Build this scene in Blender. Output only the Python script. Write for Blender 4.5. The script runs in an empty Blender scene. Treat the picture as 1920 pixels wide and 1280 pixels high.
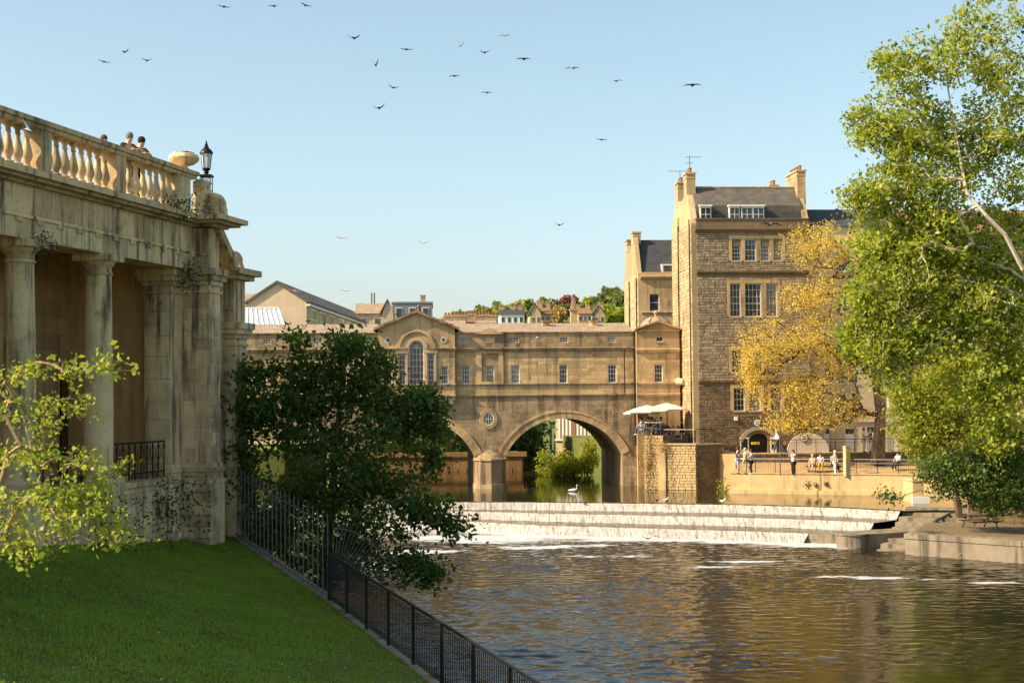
import bpy, bmesh, math, random
import numpy as np
from mathutils import Vector, Matrix
SC = bpy.context.scene
COL = SC.collection
R = math.radians
random.seed(7); np.random.seed(7)

# ---------------------------------------------------------------- camera, sky, sun, exposure
FPX = 2667.0                                   # focal length in pixels of the 1920 px wide photograph
TH, RHO = math.atan(105/FPX), 0.0087           # upward tilt, roll
CAM = Vector((0, 0, 9.0))
_f = Vector((0, math.cos(TH), math.sin(TH))); _u0 = Vector((0, -math.sin(TH), math.cos(TH))); _r0 = Vector((1, 0, 0))
_r = _r0*math.cos(RHO) - _u0*math.sin(RHO); _u = _u0*math.cos(RHO) + _r0*math.sin(RHO)
cd = bpy.data.cameras.new('camera'); cam = bpy.data.objects.new('camera', cd); COL.objects.link(cam)
M4 = Matrix((( _r.x, _u.x, -_f.x, CAM.x), (_r.y, _u.y, -_f.y, CAM.y), (_r.z, _u.z, -_f.z, CAM.z), (0, 0, 0, 1)))
cam.matrix_world = M4
cd.sensor_width = 36; cd.lens = FPX/1920*36; cd.clip_end = 6000; cd.clip_start = .3
cd.dof.use_dof = True; cd.dof.focus_distance = 108; cd.dof.aperture_fstop = 6.0
SC.camera = cam

SUN_EL = R(38); LDIR = Vector((.955, .297, 0)).normalized()      # horizontal travel direction of the light
w = bpy.data.worlds.new('World'); SC.world = w; w.use_nodes = True
nt = w.node_tree; nt.nodes.clear()
sky = nt.nodes.new('ShaderNodeTexSky'); sky.sky_type = 'NISHITA'; sky.sun_disc = False
sky.sun_elevation = SUN_EL; sky.sun_rotation = math.atan2(-LDIR.x, -LDIR.y)
sky.altitude = 0; sky.air_density = 1.0; sky.dust_density = 1.6; sky.ozone_density = 1.2
bg = nt.nodes.new('ShaderNodeBackground'); bg.inputs[1].default_value = .115
wo = nt.nodes.new('ShaderNodeOutputWorld')
soft = nt.nodes.new('ShaderNodeHueSaturation'); soft.inputs['Hue'].default_value = .475; soft.inputs['Saturation'].default_value = .80; soft.inputs['Value'].default_value = 1.0
nt.links.new(sky.outputs[0], soft.inputs['Color']); nt.links.new(soft.outputs[0], bg.inputs[0]); nt.links.new(bg.outputs[0], wo.inputs[0])
sl = bpy.data.lights.new('sun', 'SUN'); sl.energy = 5.0; sl.angle = R(.5); sl.color = (1.0, .81, .56)
so = bpy.data.objects.new('sun', sl); COL.objects.link(so)
dirv = Vector((LDIR.x*math.cos(SUN_EL), LDIR.y*math.cos(SUN_EL), -math.sin(SUN_EL)))
so.rotation_euler = dirv.to_track_quat('-Z', 'Y').to_euler(); so.location = (-60, -20, 60)
SC.view_settings.view_transform = 'Standard'; SC.view_settings.look = 'None'
SC.view_settings.exposure = 0.82; SC.view_settings.gamma = 1.0

# ---------------------------------------------------------------- pixel helpers
def ray(px, py):
    return _r*((px-960)/FPX) + _u*((640-py)/FPX) + _f
def at(px, py, Y):
    d = ray(px, py); return CAM + d*(Y/d.y)
def onz(px, py, z):
    d = ray(px, py); return CAM + d*((z-CAM.z)/d.z)
def zat(px, py, Y): return at(px, py, Y).z

# ---------------------------------------------------------------- materials
def newmat(name):
    m = bpy.data.materials.new(name); m.use_nodes = True
    t = m.node_tree; t.nodes.clear()
    o = t.nodes.new('ShaderNodeOutputMaterial'); return m, t, o
class NB:
    def __init__(s, t): s.t = t
    def n(s, k, **kw):
        nd = s.t.nodes.new('ShaderNode'+k)
        for a, b in kw.items(): setattr(nd, a, b)
        return nd
    def l(s, a, b): s.t.links.new(a, b)
    def math(s, op, a, b=None, clamp=False):
        nd = s.n('Math', operation=op, use_clamp=clamp)
        for i, x in enumerate((a, b)):
            if x is None: continue
            if isinstance(x, (int, float)): nd.inputs[i].default_value = x
            else: s.l(x, nd.inputs[i])
        return nd.outputs[0]
    def pos(s, scale=(1, 1, 1)):
        g = s.n('NewGeometry'); v = s.n('VectorMath', operation='MULTIPLY')
        s.l(g.outputs['Position'], v.inputs[0]); v.inputs[1].default_value = scale
        return v.outputs[0]
    def noise(s, vec, sc, det=4, rough=.55):
        nd = s.n('TexNoise'); nd.inputs['Scale'].default_value = sc; nd.inputs['Detail'].default_value = det
        nd.inputs['Roughness'].default_value = rough; s.l(vec, nd.inputs['Vector']); return nd.outputs['Fac']
    def ramp(s, fac, stops):
        nd = s.n('ValToRGB'); cr = nd.color_ramp
        while len(cr.elements) < len(stops): cr.elements.new(.5)
        for e, (p, c) in zip(cr.elements, stops):
            e.position = p; e.color = (c, c, c, 1) if isinstance(c, (int, float)) else (*c, 1)
        s.l(fac, nd.inputs[0]); return nd.outputs[0]
    def mix(s, fac, a, b, mode='MIX'):
        nd = s.n('Mix', data_type='RGBA', blend_type=mode)
        for i, x in ((0, fac), (6, a), (7, b)):
            if isinstance(x, (int, float)): nd.inputs[i].default_value = x
            elif isinstance(x, tuple): nd.inputs[i].default_value = (*x, 1)
            else: s.l(x, nd.inputs[i])
        return nd.outputs[2]
    def rnd(s):   # varies per object and per loose piece
        g = s.n('NewGeometry'); o = s.n('ObjectInfo')
        a = s.math('ADD', g.outputs['Random Per Island'], o.outputs['Random'])
        return s.math('FRACT', a)
def stone(name, base, var=.25, stain=.5, stain_col=(.035, .03, .025), rough=.9, bump=.25, piece=.3, streak=.6, sc=1.0):
    m, t, o = newmat(name); b = NB(t)
    p = b.pos()
    n1 = b.noise(p, .9*sc, 5); n2 = b.noise(p, 7*sc, 5, .65); n3 = b.noise(b.pos((1.6, 1.6, .16)), 1.3*sc, 5, .6)
    dark = tuple(x*(1-var*1.4) for x in base); light = tuple(min(.85, x*(1+var)) for x in base)
    warm = (base[0]*1.12, base[1]*.92, base[2]*.72)
    c = b.mix(b.ramp(n1, [(.3, 0), (.7, 1)]), dark, light)
    c = b.mix(b.ramp(n2, [(.35, 0), (.75, .55)]), c, warm)
    rr = b.rnd()
    c = b.mix(piece, c, b.ramp(rr, [(0, tuple(x*.55 for x in base)), (.5, base), (1, tuple(min(.9, x*1.45) for x in base))]))
    sm = b.math('MULTIPLY', b.ramp(n3, [(.5, 0), (.68, 1)]), stain*streak)
    c = b.mix(sm, c, stain_col)
    s2 = b.math('MULTIPLY', b.ramp(b.noise(p, .45*sc, 6, .7), [(.52, 0), (.66, 1)]), stain*.7)
    c = b.mix(s2, c, stain_col)
    pr = b.n('BsdfPrincipled'); b.l(c, pr.inputs['Base Color']); pr.inputs['Roughness'].default_value = rough
    pr.inputs['Specular IOR Level'].default_value = .2
    if bump:
        bp = b.n('Bump'); bp.inputs['Strength'].default_value = bump; bp.inputs['Distance'].default_value = .04
        b.l(b.noise(p, 11*sc, 6, .7), bp.inputs['Height']); b.l(bp.outputs[0], pr.inputs['Normal'])
    b.l(pr.outputs[0], o.inputs[0]); return m
def plain(name, col, rough=.6, metal=0, var=.15, sc=6, spec=.4):
    m, t, o = newmat(name); b = NB(t)
    c = b.mix(b.noise(b.pos(), sc, 4), tuple(x*(1-var) for x in col), tuple(min(1, x*(1+var)) for x in col))
    pr = b.n('BsdfPrincipled'); b.l(c, pr.inputs['Base Color']); pr.inputs['Roughness'].default_value = rough
    pr.inputs['Metallic'].default_value = metal; pr.inputs['Specular IOR Level'].default_value = spec
    b.l(pr.outputs[0], o.inputs[0]); return m
def leafmat(name, c1, c2, trans=.45, big=.6):
    m, t, o = newmat(name); b = NB(t)
    r = b.rnd(); c = b.mix(r, c1, c2)
    c = b.mix(b.ramp(b.noise(b.pos(), big, 3), [(.35, .0), (.7, .6)]), c, tuple(x*1.25 for x in c2))
    d = b.n('BsdfDiffuse'); b.l(c, d.inputs[0]); tr = b.n('BsdfTranslucent')
    b.l(b.mix(.5, c, (min(1, c2[0]*1.9), min(1, c2[1]*1.8), c2[2]*.8)), tr.inputs[0])
    g = b.n('BsdfGlossy'); g.inputs['Roughness'].default_value = .5; g.inputs[0].default_value = (.9, .9, .9, 1)
    m1 = b.n('MixShader'); m1.inputs[0].default_value = trans; b.l(d.outputs[0], m1.inputs[1]); b.l(tr.outputs[0], m1.inputs[2])
    m2 = b.n('MixShader'); m2.inputs[0].default_value = .022; b.l(m1.outputs[0], m2.inputs[1]); b.l(g.outputs[0], m2.inputs[2])
    b.l(m2.outputs[0], o.inputs[0]); return m
def tilemat(name, c1, c2, row=.25, ):
    m, t, o = newmat(name); b = NB(t)
    g = b.pos(); s = b.n('SeparateXYZ'); b.l(g, s.inputs[0])
    cmb = b.n('CombineXYZ'); b.l(s.outputs[0], cmb.inputs[0]); b.l(s.outputs[2], cmb.inputs[1])
    br = b.n('TexBrick'); br.inputs['Scale'].default_value = 1; br.inputs['Brick Width'].default_value = row*1.3
    br.inputs['Row Height'].default_value = row*.6; br.inputs['Mortar Size'].default_value = .012
    br.inputs['Color1'].default_value = (*c1, 1); br.inputs['Color2'].default_value = (*c2, 1)
    br.inputs['Mortar'].default_value = tuple(x*.35 for x in c1)+(1,); b.l(cmb.outputs[0], br.inputs['Vector'])
    c = b.mix(b.ramp(b.noise(b.pos(), 1.1, 5), [(.4, 0), (.7, .5)]), br.outputs['Color'], tuple(x*.5 for x in c1))
    pr = b.n('BsdfPrincipled'); b.l(c, pr.inputs['Base Color']); pr.inputs['Roughness'].default_value = .75
    bp = b.n('Bump'); bp.inputs['Strength'].default_value = .5; bp.inputs['Distance'].default_value = .03
    b.l(br.outputs['Fac'], bp.inputs['Height']); bp.invert = True; b.l(bp.outputs[0], pr.inputs['Normal'])
    b.l(pr.outputs[0], o.inputs[0]); return m
def water(name, deep, waves, strength, foam=None):
    m, t, o = newmat(name); b = NB(t)
    h = None
    for (scx, scy, sc, amp) in waves:
        n = b.math('MULTIPLY', b.noise(b.pos((scx, scy, 1)), sc, 3, .5), amp)
        h = n if h is None else b.math('ADD', h, n)
    bp = b.n('Bump'); bp.inputs['Strength'].default_value = 1; bp.inputs['Distance'].default_value = strength
    b.l(h, bp.inputs['Height'])
    pr = b.n('BsdfPrincipled'); pr.inputs['Base Color'].default_value = (*deep, 1)
    pr.inputs['Roughness'].default_value = .03; pr.inputs['IOR'].default_value = 1.40
    b.l(bp.outputs[0], pr.inputs['Normal'])
    out = pr.outputs[0]
    if foam:
        at_ = b.n('Attribute', attribute_name='foam')
        f1 = b.noise(b.pos((.5, 1.5, 1)), 1.1, 6, .75); f2 = b.noise(b.pos((.12, .5, 1)), 1.0, 4, .6)
        a = b.math('ADD', b.math('MULTIPLY', f1, .5), b.math('MULTIPLY', f2, .75))
        k = b.math('ADD', a, at_.outputs['Fac'])
        msk = b.ramp(k, [(.93, 0), (1.28, 1)])
        fb = b.n('BsdfDiffuse'); fb.inputs[0].default_value = (.46, .48, .50, 1)
        mx = b.n('MixShader'); b.l(msk, mx.inputs[0]); b.l(out, mx.inputs[1]); b.l(fb.outputs[0], mx.inputs[2]); out = mx.outputs[0]
    b.l(out, o.inputs[0]); return m
M = {}
M['bath'] = stone('bath_stone', (.53, .38, .20), .34, .8, stain_col=(.05, .04, .028), piece=.45)
M['bath_dark'] = stone('weathered_bath_stone', (.37, .275, .165), .34, .85, streak=.9, piece=.4)
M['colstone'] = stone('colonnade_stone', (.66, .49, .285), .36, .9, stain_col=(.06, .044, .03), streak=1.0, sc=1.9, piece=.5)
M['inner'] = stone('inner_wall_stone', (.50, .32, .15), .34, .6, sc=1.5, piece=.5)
M['rubble'] = stone('rubble_stone', (.35, .275, .185), .25, .4, piece=.6)
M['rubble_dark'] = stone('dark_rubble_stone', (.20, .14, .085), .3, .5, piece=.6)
M['mortar'] = stone('mortar', (.22, .165, .10), .2, .4, piece=0)
M['ashlar'] = stone('ashlar_pale', (.47, .36, .205), .28, .45, piece=.5)
M['pale'] = stone('pale_limestone', (.52, .40, .26), .12, .2, piece=.1)
M['render'] = stone('cream_render', (.58, .48, .34), .1, .15, piece=0)
M['quay'] = stone('quay_wall_stone', (.58, .43, .22), .2, .5, stain_col=(.14, .09, .04), piece=.15, streak=.9)
M['quay_earth'] = stone('shade_toned_earth', (.20, .155, .095), .35, .6, bump=.6, piece=0)  # earth colour darkened to hold the tree shade over the quay
M['concrete'] = stone('wet_shade_toned_concrete', (.25, .215, .16), .25, .8, piece=.1, streak=1)  # wet grey, darkened further for the tree shade on the quay
M['dirt'] = stone('trodden_earth', (.42, .29, .15), .2, .3, stain_col=(.12, .13, .03), bump=.4, piece=0)
M['slate'] = tilemat('slate_tiles', (.045, .047, .055), (.075, .072, .075))
M['slate_brown'] = tilemat('brown_slate_tiles', (.11, .095, .08), (.17, .14, .11))
M['stone_tile'] = tilemat('stone_roof_tiles', (.34, .25, .16), (.44, .33, .22))
M['red_tile'] = tilemat('red_clay_tiles', (.30, .13, .07), (.38, .19, .10))
M['white'] = plain('white_paint', (.74, .72, .68), .5, var=.06)
M['offwhite'] = stone('stained_white_boarding', (.62, .58, .50), .1, .3, piece=0)
M['black'] = plain('black_iron', (.012, .012, .013), .45, .3, var=.3)
M['grey_iron'] = plain('dull_grey_iron', (.13, .13, .13), .5, .2)
M['rail'] = plain('pale_metal_rail', (.52, .46, .36), .45, .5)
def glassmat():
    m, t, o = newmat('window_glass'); b = NB(t); r = b.rnd()
    c = b.ramp(r, [(0, (.010, .012, .016)), (.55, (.03, .034, .04)), (.8, (.12, .11, .09)), (1, (.30, .27, .22))])
    c = b.mix(b.ramp(b.noise(b.pos(), 1.7, 3), [(.45, 0), (.6, .7)]), c, (.015, .017, .02))
    pr = b.n('BsdfPrincipled'); b.l(c, pr.inputs['Base Color']); pr.inputs['Roughness'].default_value = .05; pr.inputs['Specular IOR Level'].default_value = .9
    bp = b.n('Bump'); bp.inputs['Distance'].default_value = .01; b.l(b.noise(b.pos(), 2.5, 2), bp.inputs['Height']); b.l(bp.outputs[0], pr.inputs['Normal'])
    b.l(pr.outputs[0], o.inputs[0]); return m
M['glass'] = glassmat()
M['roofglass'] = plain('skylight_glass', (.42, .47, .52), .25, 0, var=.12, sc=.5, spec=.6)
M['lamp_glass'] = plain('lantern_glass', (.55, .60, .62), .2, 0, var=.05, spec=.5)
M['terra'] = plain('terracotta', (.27, .12, .07), .8)
M['grey_clad'] = plain('grey_cladding', (.20, .215, .23), .6, var=.1, sc=.8)
M['bank'] = stone('bank_soil', (.035, .048, .015), .4, .3, piece=0, bump=.8)
M['timber'] = stone('tan_timber', (.32, .19, .08), .3, .4, piece=.5, streak=1)
M['wood_dark'] = plain('dark_wood', (.06, .05, .04), .7)
M['canvas'] = plain('cream_canvas', (.62, .54, .46), .8, var=.05)
M['bark'] = stone('bark', (.13, .09, .055), .4, .3, bump=.9, piece=0, sc=2)
M['bark_pale'] = stone('pale_bark', (.55, .49, .40), .2, .5, bump=.4, piece=0, sc=2, streak=.2)
M['twig'] = stone('pale_twig', (.34, .24, .14), .25, .2, piece=0, sc=3)  # paler brown for the thin foreground branches
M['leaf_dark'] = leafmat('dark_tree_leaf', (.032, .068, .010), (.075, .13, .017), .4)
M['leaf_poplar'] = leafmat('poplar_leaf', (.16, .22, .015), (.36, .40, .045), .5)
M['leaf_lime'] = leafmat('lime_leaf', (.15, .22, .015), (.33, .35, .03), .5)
M['leaf_deep'] = leafmat('shaded_leaf', (.035, .075, .012), (.07, .125, .02), .4)  # darker leaf green with crown shade put into the colour
M['leaf_gold'] = leafmat('golden_bud', (.58, .36, .065), (.76, .54, .11), .45)
M['leaf_front'] = leafmat('fresh_leaf', (.13, .24, .03), (.34, .38, .05), .5, 3)
M['leaf_far'] = leafmat('far_leaf', (.10, .15, .04), (.24, .26, .07), .35, .1)
M['leaf_far2'] = leafmat('far_dark_hazed_leaf', (.10, .14, .055), (.18, .21, .085), .35, .1)  # dark green paled, distance haze put into the colour
M['leaf_red'] = leafmat('copper_beech_leaf', (.15, .06, .05), (.24, .10, .08), .3, .1)  # copper red dulled toward the same painted haze
M['ivy'] = leafmat('ivy_leaf', (.02, .05, .01), (.05, .09, .02), .25, 3)
M['ochre_weed'] = leafmat('dry_weed', (.28, .19, .06), (.42, .31, .12), .4, 3)
M['petal'] = plain('white_petals', (.8, .8, .78), .7)
M['grass'] = stone('lawn_soil', (.10, .14, .022), .35, .25, stain_col=(.05, .06, .02), bump=.5, piece=0, streak=.2)
M['blade'] = leafmat('grass_blade', (.10, .175, .012), (.235, .31, .035), .4, .5)
M['field'] = stone('far_field', (.14, .17, .05), .25, .3, stain_col=(.06, .08, .03), piece=0, sc=.05, bump=0)
M['skin'] = plain('skin', (.58, .34, .24), .55, var=.06)
M['feather'] = plain('white_feather', (.75, .74, .72), .8, var=.08, sc=20)
M['feather_grey'] = plain('grey_feather', (.16, .16, .17), .8, var=.2, sc=20)
M['feather_dark'] = plain('dark_feather', (.035, .034, .036), .8, var=.3, sc=20)
M['yellow'] = plain('yellow_sign', (.75, .55, .02), .5)
M['green'] = plain('sign_green', (.02, .14, .06), .5)
M['redp'] = plain('red_paint', (.45, .03, .03), .5)
def cloth(name, c): M[name] = plain(name, c, .9, var=.15, sc=9); return name
for nm, c in dict(c_black=(.012, .013, .016), c_navy=(.03, .05, .10), c_white=(.72, .68, .62), c_jean=(.07, .11, .18), c_mustard=(.55, .33, .03),
                  c_pink=(.62, .22, .2), c_teal=(.30, .46, .46), c_beige=(.5, .38, .24), c_lblue=(.42, .52, .66), c_brown=(.09, .05, .03),
                  c_blond=(.55, .38, .16), c_dark=(.025, .016, .012), c_grey=(.2, .2, .2), c_khaki=(.33, .27, .14)).items(): cloth(nm, c)

# ---------------------------------------------------------------- mesh building
class MB:
    def __init__(s): s.v = []; s.f = []
    def add(s, vs, fs):
        n = len(s.v); s.v += [tuple(x) for x in vs]; s.f += [tuple(i+n for i in f) for f in fs]; return s
    def box(s, x0, x1, y0, y1, z0, z1):
        return s.add([(x0, y0, z0), (x1, y0, z0), (x1, y1, z0), (x0, y1, z0), (x0, y0, z1), (x1, y0, z1), (x1, y1, z1), (x0, y1, z1)],
                     [(3, 2, 1, 0), (4, 5, 6, 7), (0, 1, 5, 4), (1, 2, 6, 5), (2, 3, 7, 6), (3, 0, 4, 7)])
    def prism(s, poly, z0, z1):          # plan polygon (counter-clockwise) extruded in z; z1 may be a list
        n = len(poly); zz = z1 if isinstance(z1, (list, tuple)) else [z1]*n
        vs = [(p[0], p[1], z0) for p in poly] + [(p[0], p[1], zz[i]) for i, p in enumerate(poly)]
        return s.add(vs, [tuple(range(n-1, -1, -1)), tuple(range(n, 2*n))] + [(i, (i+1) % n, (i+1) % n+n, i+n) for i in range(n)])
    def extr(s, prof, x0, x1, axis='x'):  # profile of (y,z) swept along x (or (x,z) along y)
        n = len(prof)
        if axis == 'x': vs = [(x0, a, b) for a, b in prof] + [(x1, a, b) for a, b in prof]
        else: vs = [(a, x0, b) for a, b in prof] + [(a, x1, b) for a, b in prof]
        return s.add(vs, [tuple(range(n)), tuple(range(2*n-1, n-1, -1))] + [(i+n, (i+1) % n+n, (i+1) % n, i) for i in range(n)])
    def tube(s, pts, rad, n=6, cap=True):
        pts = [Vector(p) for p in pts]; k = len(pts)
        if not isinstance(rad, (list, tuple)): rad = [rad]*k
        base = len(s.v)
        for i, p in enumerate(pts):
            d = (pts[min(i+1, k-1)] - pts[max(i-1, 0)])
            d = d.normalized() if d.length > 1e-9 else Vector((0, 0, 1))
            a = d.cross(Vector((0, 0, 1)) if abs(d.z) < .9 else Vector((1, 0, 0))).normalized(); b_ = d.cross(a)
            for j in range(n):
                t = 2*math.pi*j/n; s.v.append(tuple(p + (a*math.cos(t)+b_*math.sin(t))*rad[i]))
        for i in range(k-1):
            for j in range(n):
                a0 = base+i*n+j; a1 = base+i*n+(j+1) % n; s.f.append((a0, a1, a1+n, a0+n))
        if cap:
            s.f.append(tuple(base+j for j in range(n-1, -1, -1))); s.f.append(tuple(base+(k-1)*n+j for j in range(n)))
        return s
    def lathe(s, prof, c, n=12, sx=1, sy=1):  # prof: (radius, z)
        base = len(s.v); k = len(prof)
        for r, z in prof:
            for j in range(n):
                t = 2*math.pi*j/n; s.v.append((c[0]+math.cos(t)*r*sx, c[1]+math.sin(t)*r*sy, c[2]+z))
        for i in range(k-1):
            for j in range(n):
                a0 = base+i*n+j; a1 = base+i*n+(j+1) % n; s.f.append((a0, a1, a1+n, a0+n))
        s.f.append(tuple(base+j for j in range(n-1, -1, -1))); s.f.append(tuple(base+(k-1)*n+j for j in range(n)))
        return s
    def quad(s, a, b, c, d): return s.add([a, b, c, d], [(0, 1, 2, 3)])
    def build(s, name, mat, parent=None, smooth=False, dz=0):
        me = bpy.data.meshes.new(name); v = s.v if not dz else [(a, b, c-dz) for a, b, c in s.v]
        me.from_pydata(v, [], s.f); me.validate(); me.update()
        if smooth:
            me.polygons.foreach_set('use_smooth', [True]*len(me.polygons))
            try: me.set_sharp_from_angle(angle=R(40))
            except Exception: pass
        o = bpy.data.objects.new(name, me); COL.objects.link(o)
        me.materials.append(M[mat] if isinstance(mat, str) else mat)
        if parent is not None: o.parent = parent
        return o
def tag(o, label=None, cat=None, group=None, kind=None):
    if label: o['label'] = label
    if cat: o['category'] = cat
    if group: o['group'] = group
    if kind: o['kind'] = kind
    return o
def empty(name, loc=(0, 0, 0), rz=0, label=None, cat=None, group=None):
    o = bpy.data.objects.new(name, None); COL.objects.link(o); o.location = loc; o.rotation_euler = (0, 0, rz)
    o.empty_display_size = .2
    return tag(o, label, cat, group)
class Frame:
    """a thing standing at (x,y,zb), turned rz; meshes are written in (u along, v depth, z absolute)"""
    def __init__(s, name, x, y, zb, rz, label=None, cat=None, group=None):
        s.o = empty(name, (x, y, zb), rz, label, cat, group); s.x, s.y, s.zb, s.rz = x, y, zb, rz
        s.c, s.s = math.cos(rz), math.sin(rz)
    def part(s, name, mb, mat, parent=None, smooth=False):
        return mb.build(name, mat, parent or s.o, smooth, dz=s.zb)
    def uz(s, px, py, v=0):        # pixel -> (u, z) on the plane v
        d = ray(px, py); n = Vector((-s.s, s.c, 0)); p0 = Vector((s.x, s.y, 0)) + n*v
        k = (p0 - CAM).dot(n)/d.dot(n); p = CAM + d*k - Vector((s.x, s.y, 0))
        return p.x*s.c + p.y*s.s, p.z
    def U(s, px, py=700, v=0): return s.uz(px, py, v)[0]
    def Z(s, py, px=1100, v=0): return s.uz(px, py, v)[1]
    def W(s, u, v, z): return Vector((s.x+u*s.c-v*s.s, s.y+u*s.s+v*s.c, z))
TMP = bpy.data.scenes.new('scratch')
def evaluate(ob):
    """mesh of an object with its modifiers, worked out in a small scratch scene"""
    TMP.collection.objects.link(ob); vl = TMP.view_layers[0]; vl.update(); dg = vl.depsgraph
    me = bpy.data.meshes.new_from_object(ob.evaluated_get(dg)); TMP.collection.objects.unlink(ob); return me
def plate(outline, holes, y0, y1):
    """wall of (x,z) outline with holes, from depth y0 to y1 -> MB"""
    cu = bpy.data.curves.new('tmp', 'CURVE'); cu.dimensions = '2D'; cu.fill_mode = 'BOTH'; cu.extrude = abs(y1-y0)/2
    for pts in [outline]+holes:
        sp = cu.splines.new('POLY'); sp.points.add(len(pts)-1); sp.use_cyclic_u = True
        for q, p in zip(sp.points, pts): q.co = (p[0], p[1], 0, 1)
    ob = bpy.data.objects.new('tmp', cu); me = evaluate(ob)
    mb = MB(); ym = (y0+y1)/2
    mb.add([(v.co.x, ym - v.co.z, v.co.y) for v in me.vertices], [tuple(p.vertices) for p in me.polygons])
    bpy.data.objects.remove(ob); bpy.data.curves.remove(cu); bpy.data.meshes.remove(me)
    return mb
def rect(x0, x1, z0, z1): return [(x0, z0), (x1, z0), (x1, z1), (x0, z1)]
def arcpts(cx, cz, rx, rz, a0, a1, n):
    return [(cx+rx*math.cos(a0+(a1-a0)*i/n), cz+rz*math.sin(a0+(a1-a0)*i/n)) for i in range(n+1)]
def archtop(x0, x1, z0, zs, n=10):   # opening with half-round head, springing at zs
    r = (x1-x0)/2; return [(x0, z0), (x1, z0)] + arcpts((x0+x1)/2, zs, r, r, 0, math.pi, n)
BLOCK = None
def masonry(F, parent, plane, u0, u1, z0, z1, blocked, hs, ls, proud, mat, limit=300, gap=.014, seed=1, backing=None, name='stone'):
    """courses of real blocks on a wall; plane=('v',v0) faces -v, ('u',u0) faces -u"""
    global BLOCK
    if BLOCK is None:
        BLOCK = bpy.data.meshes.new('stone'); k = .5
        q = [(-.5, 0, -.5), (.5, 0, -.5), (.5, 0, .5), (-.5, 0, .5)]; i = .45
        r = [(-i, -1, -i), (i, -1, -i), (i, -1, i), (-i, -1, i)]
        BLOCK.from_pydata(q+r, [], [(4, 5, 6, 7), (0, 1, 5, 4), (1, 2, 6, 5), (2, 3, 7, 6), (3, 0, 4, 7)])
    rg = random.Random(seed); bl = []; z = z0
    while z < z1-.02:
        h = min(rg.uniform(*hs), z1-z)
        if z1-z-h < hs[0]*.5: h = z1-z
        u = u0 - rg.uniform(0, ls[0])
        while u < u1-.01:
            L = rg.uniform(*ls); a, b_ = max(u, u0), min(u+L, u1); u += L
            if b_-a < .06: continue
            for (p, q) in blocked(a, b_, z, z+h):
                if q-p > .07: bl.append((p, q, z, z+h))
        z += h
    bl.sort(key=lambda t: -(t[1]-t[0])*(t[3]-t[2]))
    ax, c0 = plane; mb = MB(); mm = M[mat]
    bm = BLOCK if mat not in masonry.cache else None
    if mat not in masonry.cache:
        me = BLOCK.copy(); me.materials.append(mm); masonry.cache[mat] = me
    me = masonry.cache[mat]
    for n, (p, q, a, b_) in enumerate(bl):
        pr = proud*rg.uniform(.5, 1.3); cu, cz, w_, h_ = (p+q)/2, (a+b_)/2, q-p-gap, b_-a-gap
        if n < limit:
            o = bpy.data.objects.new(name, me); COL.objects.link(o); o.parent = parent
            o.scale = (w_, pr, h_)
            if ax == 'v': o.location = (cu, c0+.004, cz-F.zb)
            else: o.location = (c0+.004, cu, cz-F.zb); o.rotation_euler = (0, 0, -math.pi/2)
        else:
            fr = []
            for (i, d) in ((.5, 0), (.45, -pr)):
                for (sx, sz) in ((-1, -1), (1, -1), (1, 1), (-1, 1)):
                    uu, zz = cu+sx*i*w_, cz+sz*i*h_
                    fr.append((uu, c0+.004+d, zz) if ax == 'v' else (c0+.004+d, -uu+2*cu if False else uu, zz))
            fs = [(4, 5, 6, 7), (0, 1, 5, 4), (1, 2, 6, 5), (2, 3, 7, 6), (3, 0, 4, 7)]
            if ax == 'u': fs = [tuple(reversed(f)) for f in fs]
            mb.add(fr, fs)
    if mb.v: tag(F.part('stonework', mb, mat, parent if parent is not F.o else None), kind='stuff')
masonry.cache = {}
def free(holes):
    """interval subtraction of rectangular holes (u0,u1,z0,z1)"""
    def fn(a, b, z0, z1):
        iv = [(a, b)]
        for (p, q, r, t) in holes:
            if t <= z0+.02 or r >= z1-.02: continue
            nv = []
            for (x, y) in iv:
                if q <= x or p >= y: nv.append((x, y)); continue
                if p > x: nv.append((x, p))
                if q < y: nv.append((q, y))
            iv = nv
        return iv
    return fn
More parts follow.
